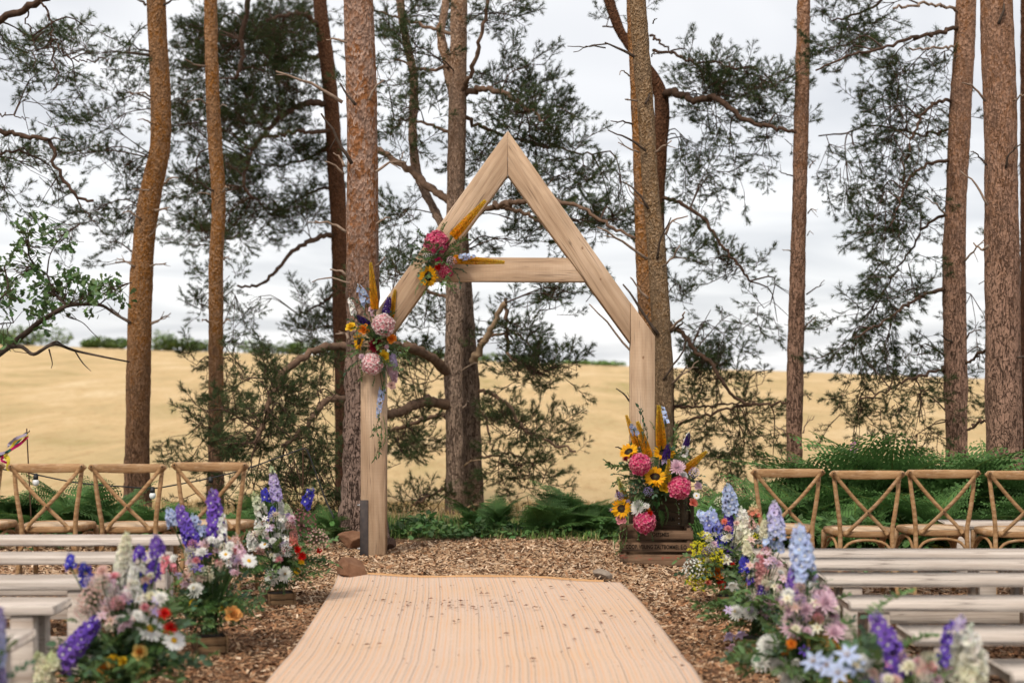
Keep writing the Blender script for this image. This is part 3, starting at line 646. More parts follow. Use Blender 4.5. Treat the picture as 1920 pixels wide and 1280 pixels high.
def pine(label, d, stems, limbs=(), stubs=(), masses=(), bk='bark_brown', big=False, top=10.5, crown_top=9, dens=0.85, name='pine_tree', group='pines along the edge of the field', dead='dead', limbmat='limb'):
    # stems[0] is the trunk; rows (px, py, width_px), bottom first
    x0, y0, w0 = stems[0][0][:3]
    bx = P(x0, y0, d); gzz = float(GH(bx[0], d)[0])
    t = thing(name, label, 'tree', (bx[0], d, gzz), 0, group)
    samples = []; tips = []
    for si, st in enumerate(stems):
        rows = []
        for r_ in st:
            dd = r_[3] if len(r_) > 3 else 0; p = P(r_[0], r_[1], d + dd); rows.append((*p, r_[2] * (d + dd) / F / 2))
        if si == 0 or len(st[0]) > 4:
            if rows[0][2] > gzz + 0.02:
                r0 = rows[0]; rows = [(r0[0], r0[1], gzz - 0.15, r0[3] * 1.28), (r0[0], r0[1], gzz + 0.06, r0[3] * 1.13)] + [q for q in rows if q[2] > gzz + 0.3]
            else: rows = [(rows[0][0], rows[0][1], gzz - 0.15, rows[0][3] * 1.05)] + [q for q in rows if q[2] > gzz + 0.05]
        if st[-1][1] <= 5 and top:
            a, b_ = np.array(rows[-2]), np.array(rows[-1]); lean = (b_ - a)[:2] / max(b_[2] - a[2], 0.1) * 0.5
            for zz, rr in ((b_[2] + 1.6, 0.85), (b_[2] + 3.4, 0.62), (top, 0.34)):
                rows.append((b_[0] + lean[0] * (zz - b_[2]), b_[1] + lean[1] * (zz - b_[2]) , zz, b_[3] * rr))
            tips.append(np.array(rows[-1][:3]))
        m, c = trunk_mesh(rows, M[bk], big and si == 0)
        m.build('trunk' if si == 0 else 'stem', M[bk], t, smooth=True)
        samples += [q for q in c[::6, :3]] if si else [q for q in c[::10, :3]]
        if si == 0: trunk_s = c[:, :3]
    for lb in limbs:
        pts, wa, wb = lb[:3]; lm = lb[3] if len(lb) > 3 else limbmat
        pp = np.array([[*P(q[0], q[1], d + (q[2] if len(q) > 2 else 0))] for q in pts])
        n = 6 * len(pts); c = crom(pp, n); c[1:-1] += rng.normal(0, 0.012, (n - 2, 3))
        rad = np.linspace(wa, wb, n) * d / F / 2 * (1 + rng.normal(0, 0.06, n))
        q = MB(); tube(q, c, rad, 8); q.build('limb', M[lm], t, smooth=True); samples += list(c[n // 4:])
    for sb in stubs:
        xa, ya, xb, yb, w = sb[:5]; dm = sb[5] if len(sb) > 5 else dead
        dz = -rng.uniform(0.05, 0.35)
        a = P(xa, ya, d - w0 * d / F * 0.42); b_ = P(xb, yb, d + dz)
        mid = (a + b_) / 2 + rng.normal(0, 0.02, 3) + np.array([0, 0, 0.012]); ln = np.linalg.norm(b_ - a)
        q = MB(); c = crom([a, mid, b_], 7); c[2:-1] += rng.normal(0, 0.006, (4, 3)); rr = w * d / F / 2
        tube(q, c, np.linspace(rr, rr * 0.45, 7), 6)
        if ln > 0.16:
            for _ in range(rng.integers(0, 3)):
                k = rng.integers(2, 6); v = norm(b_ - a) * 0.6 + rng.normal(0, 0.55, 3); tube(q, [c[k], c[k] + v * ln * rng.uniform(0.15, 0.35)], [rr * 0.45, rr * 0.2], 4)
        q.build('dead_branch', M[dm], t, smooth=True)
    crown = MB(); tw = MB(); items = []
    S_ = np.array(samples)
    for ms in masses:
        cx, cy, rx, ry, rd, n = ms[:6]; droop = ms[6] if len(ms) > 6 else 0.0; ddo = ms[7] if len(ms) > 7 else 0.0
        n = max(3, int(n * dens * 1.38)); n = int(n * 0.72) + 1 if ddo < -1 else n; K = max(1, int(round(n / 9))); rx *= 0.86; ry *= 0.86
        for k in range(K):
            r_ = math.sqrt(rng.random()); th = rng.uniform(0, 6.28)
            pxy = (cx + rx * r_ * math.cos(th), cy + ry * r_ * math.sin(th)); p = P(*pxy, d + ddo + rd * rng.uniform(-1, 1))
            tk = trunk_s[np.argmin(np.abs(trunk_s[:, 2] - p[2]))]
            if abs(p[0] - tk[0]) < 0.42 and p[1] < tk[1] + 0.35: p = P(*pxy, d + ddo + 0.45 + abs(rd) * rng.random()) if ddo > -1 else p
            at = S_[np.argmin(np.linalg.norm((S_ - p) * np.array([1, 0.7, 1]), axis=1))]
            dist = np.linalg.norm(p - at); mid = (p + at) / 2 + rng.normal(0, 0.06, 3) * min(dist, 1.2) + np.array([0, 0, (0.14 if droop < 0.5 else 0.22) * min(dist, 1.0)])
            br = crom([at, mid, p], 7); tube(tw, br, np.linspace(0.005 + 0.006 * min(dist, 1.6), 0.004, 7), 4, cap=False)
            out = norm(p - at)
            m_ = max(2, int(round(n / K)))
            for s_ in range(m_):
                off = rng.normal(0, 1, 3) * np.array([0.12, 0.12, 0.055 + 0.09 * droop])
                pos = p + off - out * 0.05; pos[2] -= droop * abs(rng.normal(0, 0.16))
                dr = out * 0.35 + off * 2.6 + rng.normal(0, 0.45, 3) + np.array([0, 0, 0.28 - 0.95 * droop])
                items.append((pos, dr, rng.uniform(0.25, 0.42)))
                if s_ % 2: tube(tw, [br[4], (br[4] + pos) / 2 + rng.normal(0, 0.03, 3), pos], [0.005, 0.004, 0.003], 3, cap=False)
    for tp in tips:
        for k in range(crown_top):
            p = tp + np.array([*rng.normal(0, 0.9, 2), rng.uniform(-2.6, 0.6)]); at = tp + np.array([0, 0, min(0, p[2] - tp[2]) - 0.2])
            tube(tw, crom([at, (at + p) / 2 + rng.normal(0, 0.1, 3), p], 5), np.linspace(0.025, 0.006, 5), 4, cap=False)
            for _ in range(2): items.append((p + rng.normal(0, 0.1, 3), norm(p - at) + rng.normal(0, 0.6, 3) + (0, 0, 0.3), rng.uniform(0.5, 0.8)))
    if items:
        build_sprays(crown, tw, items)
        tw.m = [1] * len(tw.m); crown.merge(tw); crown.build('crown', [M['needle'], M['twig']], t)
    return t

pine('thick pine with plated bark rising right behind the arch\'s flowered post', 12.2,
     [[(680, 1030, 106), (680, 950, 90), (679, 800, 74), (679, 650, 63), (680, 400, 60), (678, 200, 58), (672, 0, 54)]],
     stubs=[(642, 192, 517, 134, 7), (660, 307, 602, 213, 7, 'deaddark'), (645, 327, 610, 303, 5), (645, 312, 625, 287, 5), (649, 435, 591, 414, 6), (650, 517, 619, 505, 6), (655, 531, 585, 529, 4), (652, 636, 629, 626, 6), (705, 322, 762, 305, 6), (692, 188, 720, 150, 5), (667, 197, 637, 156, 6, 'deaddark'), (706, 420, 732, 408, 5), (704, 500, 722, 482, 5), (650, 80, 612, 75, 5)],
     bk='bark_big', big=True, top=11.5)
pine('orange-barked pine bending to one side behind the cross-back chair by the stake', 16.5,
     [[(257, 940, 48), (258, 800, 46), (262, 600, 44), (268, 480, 42), (275, 400, 42), (287, 340, 40), (300, 280, 38), (302, 200, 38), (297, 90, 37), (293, 0, 36)]],
     limbs=[([(286, 75, 0), (300, 0, 0.3), (330, -30, 0.5)], 9, 4)],
     stubs=[(252, 500, 219, 484, 4), (252, 500, 216, 492, 4), (281, 499, 312, 493, 4), (284, 607, 320, 587, 4), (284, 605, 318, 594, 3), (264, 411, 231, 399, 5), (290, 395, 318, 389, 6), (281, 104, 205, 96, 6, 'deaddark'), (281, 97, 242, 79, 4, 'deaddark'), (283, 182, 243, 177, 4), (285, 233, 258, 225, 4), (308, 345, 335, 334, 5), (273, 10, 257, 0, 6, 'deaddark'), (306, 10, 335, 0, 5, 'deaddark'), (245, 605, 194, 572, 5, 'deaddark'), (280, 357, 248, 355, 4), (262, 450, 300, 412, 3)],
     masses=[(232, 130, 45, 40, 0.8, 10), (215, 200, 70, 40, 0.9, 12), (195, 240, 60, 35, 0.8, 14), (165, 285, 45, 25, 0.6, 12), (230, 315, 55, 45, 0.8, 16), (150, 385, 35, 25, 0.5, 10), (210, 420, 55, 30, 0.6, 16), (190, 460, 50, 22, 0.5, 8), (255, 350, 40, 30, 0.7, 12), (190, 500, 20, 20, 0.3, 3), (330, 150, 30, 60, 0.8, 10)],
     bk='bark_orange')
pine('slim straight orange pine behind the chair closest to the arch', 16.0,
     [[(404, 930, 30), (405, 700, 28), (405, 500, 27), (410, 380, 27), (402, 250, 26), (397, 120, 25), (395, 0, 24)]],
     stubs=[(387, 198, 351, 191, 3), (412, 200, 425, 200, 3), (388, 260, 357, 238, 3, 'deaddark'), (400, 358, 376, 340, 4, 'deaddark'), (418, 360, 430, 354, 4), (395, 365, 369, 365, 3), (420, 486, 431, 485, 4), (392, 604, 379, 602, 4), (418, 606, 433, 601, 4), (386, 124, 345, 112, 4), (418, 735, 428, 733, 3)],
     masses=[(380, 480, 45, 60, 0.9, 16), (375, 560, 40, 40, 0.8, 10), (385, 330, 40, 40, 0.9, 12), (445, 600, 26, 60, 0.5, 14, 0.9), (428, 700, 28, 60, 0.4, 12, 0.9), (370, 690, 30, 40, 0.5, 4), (355, 830, 30, 40, 0.5, 6)],
     bk='bark_orange')
pine('dark reddish pine with sweeping limbs half hidden behind the thick plated pine', 19.5,
     [[(648, 960, 40), (646, 700, 38), (640, 560, 34), (636, 430, 32), (628, 300, 30), (617, 150, 28), (606, 60, 27), (600, 0, 26)]],
     limbs=[([(622, 200), (585, 192, -0.2), (545, 206, -0.5), (510, 235, -0.7), (475, 275, -0.9), (460, 320, -1.0), (457, 350, -1.0), (476, 372, -1.0)], 13, 5),
            ([(625, 247), (560, 246, -0.6), (520, 255, -1.0), (478, 262, -1.3)], 9, 4), ([(632, 440), (590, 447, -0.4), (545, 475, -0.8), (500, 525, -1.1), (468, 538, -1.2), (445, 535, -1.3)], 11, 4),
            ([(598, 50), (575, 30, -0.4), (540, 28, -0.8), (500, 40, -1.2)], 11, 5), ([(470, -20, -1.5), (455, 60, -1.5), (455, 110, -1.5), (440, 148, -1.6)], 10, 6, 'limb'), ([(634, 350), (600, 355, 0.5), (560, 375, 0.8), (530, 395, 0.9)], 7, 3), ([(610, 110), (560, 105, 0.8), (500, 120, 1.2), (440, 130, 1.5), (380, 110, 1.6)], 9, 4), ([(625, 270), (570, 300, 0.9), (520, 310, 1.4), (470, 300, 1.6)], 7, 3), ([(640, 540), (600, 570, 0.4), (560, 590, 0.5)], 7, 3)],
     masses=[(470, 60, 120, 65, 1.6, 110), (540, 120, 90, 60, 1.4, 70), (420, 150, 80, 60, 1.4, 64), (500, 230, 110, 55, 1.5, 85), (420, 260, 70, 60, 1.2, 50), (370, 60, 40, 50, 0.9, 22), (350, 220, 45, 70, 0.9, 24), (570, 310, 60, 50, 1.2, 34), (480, 340, 80, 50, 1.2, 46), (400, 370, 70, 50, 1.0, 34), (520, 410, 80, 40, 1.0, 40), (440, 460, 60, 50, 1.0, 24), (360, 430, 40, 50, 0.8, 14), (590, 400, 40, 40, 0.9, 18), (590, 590, 55, 50, 0.8, 30), (600, 640, 50, 40, 0.8, 22), (460, 560, 30, 50, 0.6, 8, 0.9), (350, 350, 30, 30, 0.6, 10), (560, 30, 50, 40, 1.0, 26), (330, 130, 30, 40, 0.8, 10)],
     bk='bark_dark', crown_top=9, dens=1.35, limbmat='limb')
pine('old twin-stemmed pine with long crooked limbs standing behind the middle of the arch', 15.2,
     [[(855, 975, 41), (854, 850, 38), (852, 700, 37), (855, 530, 37), (854, 400, 36), (858, 180, 33), (861, 0, 31)],
      [(890, 985, 38, 0.35, 1), (886, 850, 37, 0.32), (880, 700, 34, 0.3), (872, 560, 30, 0.25), (866, 450, 26, 0.2), (862, 380, 20, 0.1)],
      [(853, 200, 20, 0.1), (838, 120, 19, 0.3), (826, 60, 18, 0.4), (836, 0, 17, 0.5)],
      [(838, 440, 20, 0.2), (812, 388, 20, 0.5), (786, 335, 19, 0.8), (774, 262, 18, 0.9), (776, 150, 17, 0.9), (762, 78, 16, 0.9), (750, 0, 15, 0.9)]],
     limbs=[([(840, 376), (800, 345, 0.3), (760, 312, 0.6), (707, 280, 1.0), (690, 262, 1.2)], 16, 11), ([(872, 178), (906, 166, -0.2), (950, 175, -0.5), (985, 201, -0.8), (1020, 227, -1.0)], 12, 5),
            ([(866, 180), (880, 144, -0.2), (902, 66, -0.4), (917, -10, -0.5)], 9, 6), ([(870, 425), (895, 400, -0.3), (934, 385, -0.6), (989, 378, -0.9), (1055, 378, -1.2), (1093, 388, -1.3), (1141, 423, -1.4), (1192, 447, -1.5)], 13, 5),
            ([(926, 388, -0.5), (960, 392, -0.6), (990, 404, -0.7), (1024, 422, -0.8)], 9, 5), ([(842, 700), (800, 665, -0.4), (745, 648, -0.8), (690, 648, -1.2), (640, 648, -1.5), (595, 655, -1.7), (540, 690, -1.8), (510, 735, -1.9), (502, 775, -1.9), (480, 830, -2.0)], 20, 9),
            ([(842, 758), (800, 752, -0.3), (770, 762, -0.5), (725, 775, -0.8), (680, 756, -1.2), (640, 748, -1.5), (605, 758, -1.7), (575, 795, -1.8), (548, 825, -1.8), (530, 835, -1.9)], 20, 8),
            ([(842, 775), (800, 785, 0.3), (755, 800, 0.6), (725, 808, 0.8), (690, 800, 1.0)], 10, 5), ([(893, 730, 0.3), (930, 742, 0.1), (955, 762, -0.1), (980, 800, -0.3), (1030, 828, -0.5), (1080, 846, -0.6)], 8, 4),
            ([(948, 560, 0.3), (950, 610, 0.3), (952, 655, 0.3), (965, 674, 0.2), (985, 690, 0.1), (1030, 705, 0)], 8, 5), ([(895, 640, 0.3), (930, 628, 0.3), (958, 622, 0.3), (985, 638, 0.2), (1010, 668, 0.1)], 6, 3), ([(870, 220), (930, 250, 0.4), (990, 265, 0.6), (1060, 280, 0.7), (1110, 290, 0.7)], 8, 4),
            ([(893, 860, 0.3), (930, 852, 0.2), (965, 852, 0.1), (1000, 870, 0)], 6, 3), ([(900, 760, 0.3), (915, 800, 0.2), (922, 845, 0.1)], 6, 3), ([(846, 560), (800, 545, 0.4), (760, 520, 0.7), (730, 480, 0.9)], 7, 3), ([(862, 70), (800, 50, 0.5), (740, 30, 0.8), (700, 20, 0.9)], 8, 4), ([(858, 120), (800, 130, 0.6), (740, 110, 1.0)], 8, 4), ([(850, 250), (790, 230, 0.3), (730, 225, 0.5)], 7, 3), ([(840, 910), (800, 930, -0.2), (770, 950, -0.3)], 6, 3), ([(884, 678, -0.05), (915, 625, -0.3), (947, 568, -0.5)], 15, 9, 'pale_dead')],
     stubs=[(868, 765, 880, 752, 4), (866, 695, 902, 682, 3), (870, 873, 902, 862, 3, 'pale_dead'), (872, 960, 897, 945, 5, 'pale_dead')],
     masses=[(960, 150, 60, 40, 0.9, 30), (1010, 190, 55, 40, 0.8, 36), (960, 230, 70, 30, 0.8, 22), (930, 60, 60, 45, 0.9, 18), (790, 60, 70, 60, 1.0, 34), (730, 130, 40, 70, 0.8, 22), (740, 240, 40, 60, 0.9, 26), (800, 180, 40, 50, 1.0, 18), (930, 300, 50, 40, 0.9, 20), (1040, 290, 70, 30, 0.7, 34), (1090, 330, 50, 30, 0.7, 22), (1080, 400, 60, 40, 0.8, 34), (1140, 410, 45, 35, 0.7, 26), (1010, 360, 70, 30, 0.8, 28), (980, 440, 70, 40, 0.9, 22), (740, 380, 40, 60, 0.9, 18), (770, 470, 60, 50, 0.9, 22), (740, 560, 40, 60, 0.8, 16), (790, 600, 50, 40, 0.8, 12), (930, 460, 50, 40, 0.8, 10), (1000, 565, 70, 28, 0.6, 20), (940, 600, 50, 40, 0.6, 14), (1060, 570, 30, 25, 0.4, 6),
             (1030, 690, 60, 28, 0.6, 30), (970, 690, 40, 30, 0.6, 20), (940, 655, 40, 25, 0.5, 10), (770, 700, 50, 40, 0.9, 26), (760, 800, 60, 50, 0.9, 34), (790, 870, 50, 40, 0.8, 20), (990, 800, 60, 30, 0.6, 30), (1050, 835, 45, 18, 0.5, 14), (930, 790, 40, 40, 0.6, 14), (940, 890, 50, 28, 0.5, 22), (980, 920, 45, 22, 0.5, 12), (800, 950, 50, 30, 0.6, 16), (760, 980, 30, 20, 0.5, 6),
             (560, 720, 60, 40, 0.9, 36, 0.2, -1.6), (480, 720, 50, 50, 0.8, 28, 0.2, -1.7), (520, 790, 80, 50, 0.9, 50, 0.2, -1.7), (430, 800, 50, 60, 0.8, 30, 0.2, -1.8), (600, 830, 50, 60, 0.9, 34, 0.3, -1.6), (540, 880, 80, 50, 0.9, 44, 0.3, -1.7), (450, 890, 50, 45, 0.8, 24, 0.3, -1.8), (620, 920, 40, 50, 0.7, 22, 0.3, -1.5), (390, 740, 24, 50, 0.5, 10, 0.2, -1.8), (370, 860, 24, 24, 0.5, 8, 0.2, -1.8), (610, 700, 40, 40, 0.7, 16, 0.2, -1.5), (540, 950, 70, 30, 0.7, 22, 0.3, -1.7)],
     dens=0.92, limbmat='limb_brown', bk='bark_grey', top=11.0)
pine('olive-brown pine studded with dead stubs directly behind the arch\'s crate-side post', 12.9,
     [[(1246, 985, 44), (1245, 900, 41), (1243, 800, 39), (1241, 640, 37), (1229, 440, 33), (1222, 380, 32), (1210, 200, 32), (1196, 0, 31)]],
     stubs=[(1190, 107, 1134, 80, 6, 'deaddark'), (1140, 82, 1064, 87, 3, 'deaddark'), (1135, 90, 1075, 98, 3, 'deaddark'), (1186, 233, 1145, 227, 4, 'deaddark'), (1211, 283, 1140, 244, 5, 'deaddark'), (1198, 286, 1159, 267, 4), (1229, 286, 1259, 264, 5), (1210, 195, 1219, 175, 5, 'deaddark'), (1195, 190, 1172, 186, 4), (1216, 392, 1163, 340, 5, 'deaddark'), (1213, 388, 1173, 340, 3), (1213, 486, 1120, 426, 6), (1232, 485, 1258, 408, 5, 'deaddark'), (1233, 626, 1168, 533, 7, 'deaddark'), (1215, 560, 1182, 520, 5), (1244, 712, 1293, 626, 5, 'deaddark'), (1257, 618, 1284, 585, 6), (1258, 622, 1281, 604, 6, 'deaddark'), (1259, 720, 1288, 685, 5), (1262, 718, 1310, 676, 4), (1264, 803, 1293, 781, 4, 'pale_dead'), (1200, 678, 1105, 570, 5), (1200, 772, 1155, 728, 5, 'deaddark'), (1180, 850, 1154, 838, 5, 'deaddark'), (1243, 500, 1275, 460, 5), (1248, 440, 1290, 405, 5), (1224, 45, 1232, 35, 3, 'deaddark'), (1180, 143, 1162, 141, 3), (1222, 106, 1238, 102, 3, 'deaddark')],
     bk='bark_olive', top=11.0)
pine('slim flaky orange pine tucked behind the olive-brown pine', 14.3,
     [[(1220, 990, 32), (1217, 760, 30), (1211, 600, 28), (1206, 500, 27), (1199, 300, 25), (1191, 120, 23), (1185, 0, 22)]], bk='bark_orange', top=10.5)
pine('crooked dark red pine whose trunk kinks behind the olive-brown pine', 15.6,
     [[(1252, 990, 36), (1245, 700, 34), (1232, 420, 30), (1236, 300, 28), (1241, 190, 27), (1222, 140, 25), (1195, 105, 23), (1166, 65, 22), (1148, 20, 22), (1138, -20, 21), (1136, -60, 20)]],
     limbs=[([(1240, 182), (1262, 171, -0.2), (1285, 182, -0.4), (1305, 190, -0.5), (1328, 182, -0.6), (1365, 200, -0.8), (1395, 224, -0.9), (1435, 234, -1.0), (1492, 248, -1.2)], 15, 6), ([(1225, 95, 0.1), (1262, 100, -0.2), (1300, 118, -0.4), (1340, 118, -0.5), (1375, 130, -0.6)], 6, 3), ([(1218, 66, 0.2), (1240, 80, 0), (1262, 100, -0.1)], 5, 3), ([(1238, 368), (1285, 385, -0.3), (1315, 405, -0.4), (1355, 460, -0.6), (1385, 500, -0.7), (1405, 527, -0.7)], 8, 4),
            ([(1250, 605), (1286, 633, -0.2), (1314, 667, -0.3), (1334, 681, -0.4), (1359, 723, -0.5), (1382, 746, -0.5), (1407, 757, -0.6), (1438, 758, -0.7), (1478, 751, -0.8)], 10, 4), ([(1250, 812, 0.1), (1297, 785, -0.2), (1337, 774, -0.3), (1373, 764, -0.4), (1407, 760, -0.5)], 7, 4), ([(1255, 762, 0.2), (1300, 762, 0.2), (1350, 758, 0.1), (1395, 752, 0)], 6, 3), ([(1200, 100, 0.2), (1170, 60, 0.4), (1130, 50, 0.6)], 6, 3)],
     masses=[(1380, 165, 70, 35, 0.6, 44), (1440, 185, 50, 40, 0.6, 36), (1330, 215, 50, 30, 0.6, 26), (1310, 255, 40, 45, 0.5, 24, 0.7), (1420, 215, 60, 30, 0.6, 16), (1290, 110, 40, 40, 0.5, 10), (1310, 145, 30, 20, 0.4, 8), (1370, 270, 50, 40, 0.5, 14, 0.9), (1300, 320, 60, 30, 0.5, 14, 0.9), (1400, 310, 50, 30, 0.4, 8, 0.9), (1340, 350, 50, 25, 0.5, 8, 0.8), (1140, 40, 28, 35, 0.4, 8), (1290, 470, 45, 40, 0.5, 14), (1350, 470, 30, 30, 0.5, 10), (1395, 520, 40, 30, 0.5, 18), (1270, 530, 30, 40, 0.4, 8), (1350, 590, 40, 35, 0.4, 16, 0.6), (1410, 590, 50, 35, 0.4, 14, 0.8), (1450, 600, 25, 20, 0.3, 4, 0.6), (1440, 700, 20, 40, 0.3, 4, 0.9),
             (1310, 700, 50, 30, 0.5, 30), (1350, 690, 35, 25, 0.4, 18), (1280, 745, 30, 50, 0.5, 20), (1385, 720, 25, 15, 0.3, 6), (1320, 830, 50, 40, 0.5, 22, 0.8), (1390, 800, 50, 30, 0.5, 26, 0.6), (1430, 785, 30, 20, 0.4, 10), (1420, 850, 40, 30, 0.5, 16, 0.8), (1290, 880, 40, 40, 0.5, 14, 0.7), (1375, 870, 40, 30, 0.5, 10, 0.7), (1450, 860, 20, 20, 0.4, 4, 0.6)],
     dens=0.75, bk='bark_dark', top=9.5)
pine('slender straight brown pine behind the chair closest to the aisle\'s yellow flowers', 15.2,
     [[(1488, 960, 33), (1489, 860, 32), (1491, 700, 31), (1497, 450, 29), (1503, 200, 27), (1507, 0, 25)]],
     stubs=[(1512, 552, 1546, 525, 3, 'deaddark'), (1510, 614, 1530, 596, 3), (1487, 330, 1460, 320, 3, 'deaddark'), (1515, 400, 1531, 397, 3), (1484, 472, 1467, 468, 3), (1504, 752, 1522, 748, 3, 'deaddark'), (1506, 812, 1527, 779, 3), (1474, 815, 1449, 799, 3), (1518, 315, 1530, 300, 3), (1514, 442, 1525, 440, 2)],
     bk='bark_brown', top=10.5)
pine('brown pine with long drooping foliage standing in the bracken', 14.6,
     [[(1793, 960, 43), (1793, 840, 42), (1792, 700, 42), (1789, 500, 42), (1796, 300, 40), (1804, 150, 39), (1812, 0, 38)]],
     limbs=[([(1800, 22), (1765, 10, -0.3), (1730, 8, -0.6), (1675, 16, -1.0)], 6, 4, 'dead'), ([(1798, 52), (1745, 65, -0.4), (1700, 75, -0.7), (1640, 95, -1.0), (1590, 105, -1.2), (1530, 132, -1.4)], 8, 3), ([(1796, 92), (1760, 90, -0.4), (1705, 90, -0.8)], 5, 3, 'dead'), ([(1788, 186), (1745, 196, -0.3), (1718, 235, -0.5), (1700, 300, -0.6), (1692, 345, -0.6)], 7, 3), ([(1778, 300), (1735, 310, -0.3), (1705, 335, -0.5), (1690, 370, -0.6), (1668, 425, -0.7)], 7, 3),
            ([(1776, 538), (1720, 558, -0.3), (1686, 581, -0.5), (1659, 602, -0.6), (1627, 621, -0.7), (1601, 634, -0.8)], 8, 3), ([(1778, 686), (1728, 703, -0.3), (1697, 711, -0.4), (1670, 727, -0.5), (1638, 743, -0.6), (1611, 749, -0.7)], 6, 3), ([(1800, -20), (1740, -30, 0.4), (1680, -10, 0.8), (1620, 20, 1.0), (1560, 40, 1.1)], 9, 4), ([(1790, 240, 0.2), (1720, 250, 0.8), (1640, 235, 1.2), (1580, 250, 1.4), (1535, 255, 1.5)], 6, 3), ([(1780, 400, 0.2), (1740, 420, 0.3), (1700, 480, 0.3), (1660, 540, 0.2)], 6, 3)],
     stubs=[(1775, 405, 1735, 370, 4), (1785, 640, 1765, 628, 5, 'deaddark'), (1812, 635, 1838, 618, 4, 'deaddark'), (1808, 490, 1845, 450, 5)],
     masses=[(1600, 45, 70, 35, 0.7, 34, 0.2, 0.6), (1540, 20, 40, 30, 0.6, 12, 0.2, 0.8), (1580, 105, 60, 30, 0.6, 20), (1700, 110, 70, 40, 0.7, 26, 0.4), (1660, 160, 40, 40, 0.6, 24, 0.5), (1740, 150, 40, 60, 0.6, 12, 0.7), (1690, 220, 45, 45, 0.6, 36, 0.7), (1680, 290, 40, 40, 0.5, 26, 0.8), (1670, 360, 35, 45, 0.5, 26, 0.9), (1660, 430, 35, 40, 0.5, 24, 0.9), (1720, 400, 30, 40, 0.5, 10, 0.8), (1650, 510, 45, 35, 0.5, 26, 0.9), (1690, 540, 40, 40, 0.5, 14, 0.8), (1640, 600, 50, 30, 0.5, 26, 0.7), (1700, 620, 50, 40, 0.5, 18, 0.9), (1600, 660, 25, 50, 0.4, 20, 0.9), (1640, 690, 40, 40, 0.4, 16, 0.8), (1600, 770, 30, 40, 0.4, 14, 0.9), (1700, 750, 50, 40, 0.5, 22, 0.9), (1740, 690, 40, 40, 0.5, 14, 0.8), (1690, 810, 50, 35, 0.5, 16, 0.9), (1765, 730, 16, 40, 0.3, 14, 0.6), (1750, 820, 30, 30, 0.4, 8, 0.8), (1590, 270, 50, 40, 0.6, 18, 0.6, 1.3), (1560, 330, 40, 30, 0.5, 12, 0.8, 1.3), (1615, 330, 40, 30, 0.5, 10, 0.8, 1.3), (1650, 20, 30, 30, 0.5, 8, 0.4, 0.5), (1760, 240, 30, 40, 0.5, 8, 0.8), (1830, 560, 14, 60, 0.4, 8, 0.8, 0.4), (1830, 700, 14, 60, 0.4, 8, 0.8, 0.4)],
     dens=0.68, bk='bark_brown', top=10.5)
pine('stout brown pine at the bracken\'s end beyond the chair with the cut-off back', 12.6,
     [[(1882, 965, 72), (1882, 830, 67), (1880, 600, 63), (1877, 300, 62), (1868, 0, 58)]],
     stubs=[(1852, 385, 1800, 320, 5), (1848, 190, 1805, 155, 5), (1886, 315, 1915, 270, 5, 'deaddark'), (1872, 45, 1882, 5, 6, 'deaddark'), (1900, 190, 1935, 170, 4), (1853, 460, 1825, 455, 6), (1850, 310, 1820, 285, 4, 'deaddark'), (1908, 670, 1930, 662, 5, 'deaddark')],
     limbs=[([(1860, 655, 0.2), (1835, 665, 0.4), (1812, 682, 0.7)], 7, 4), ([(1860, 785, 0.2), (1835, 792, 0.4), (1812, 806, 0.7)], 6, 4)],
     bk='bark_brown', top=11)
pine('reddish pine cut by the picture edge beyond the stout brown pine', 17.0,
     [[(1926, 970, 28), (1926, 600, 26), (1926, 300, 25), (1926, 0, 24)]], masses=[(1912, 520, 14, 80, 0.5, 8), (1912, 330, 14, 60, 0.5, 5)], bk='bark_dark', top=9.5, crown_top=6)
pine('pine standing out of view whose bare limbs hang in over the oak', 14.0,
     [[(-230, 960, 60), (-228, 500, 56), (-225, 0, 52)]],
     limbs=[([(-225, 130), (-120, 90, -0.3), (0, 38, -0.6), (45, 18, -0.7), (92, -4, -0.8)], 20, 11, 'limb'), ([(78, 2, -0.8), (92, 25, -0.8), (98, 55, -0.8), (100, 72, -0.8), (125, 105, -0.7), (165, 115, -0.7), (205, 110, -0.7)], 4, 2), ([(52, 18, -0.7), (52, 48, -0.7), (62, 75, -0.6), (64, 130, -0.6)], 3, 1.5), ([(98, 72, -0.8), (100, 115, -0.8), (108, 150, -0.8), (95, 175, -0.8)], 3, 1.5), ([(-225, 225), (-100, 238, -0.3), (0, 248, -0.6), (45, 254, -0.7), (82, 261, -0.8), (100, 278, -0.8), (106, 310, -0.8), (120, 340, -0.8), (148, 368, -0.8), (175, 376, -0.8)], 14, 5, 'limb'), ([(80, 261, -0.8), (122, 263, -0.9)], 4, 2), ([(-225, 320), (-60, 300, -0.2), (0, 288, -0.4), (35, 281, -0.5)], 9, 4), ([(0, 213, -0.2), (30, 218, -0.2), (55, 222, -0.2)], 3, 1.5), ([(140, 360, -0.8), (160, 400, -0.8), (185, 420, -0.8)], 3, 1.5)],
     masses=[(15, 85, 32, 28, 0.4, 14), (85, 95, 45, 22, 0.4, 12), (140, 110, 50, 25, 0.4, 14), (75, 155, 35, 25, 0.4, 8, 0.6), (65, 190, 25, 15, 0.3, 6, 0.6), (165, 70, 20, 14, 0.3, 4), (190, 125, 20, 20, 0.3, 4), (30, 320, 50, 30, 0.4, 18), (75, 325, 18, 25, 0.3, 6), (10, 380, 20, 22, 0.3, 6), (140, 160, 30, 12, 0.3, 3), (140, 385, 25, 20, 0.3, 6), (5, 140, 10, 14, 0.2, 3)],
     bk='bark_brown', top=10, crown_top=9)

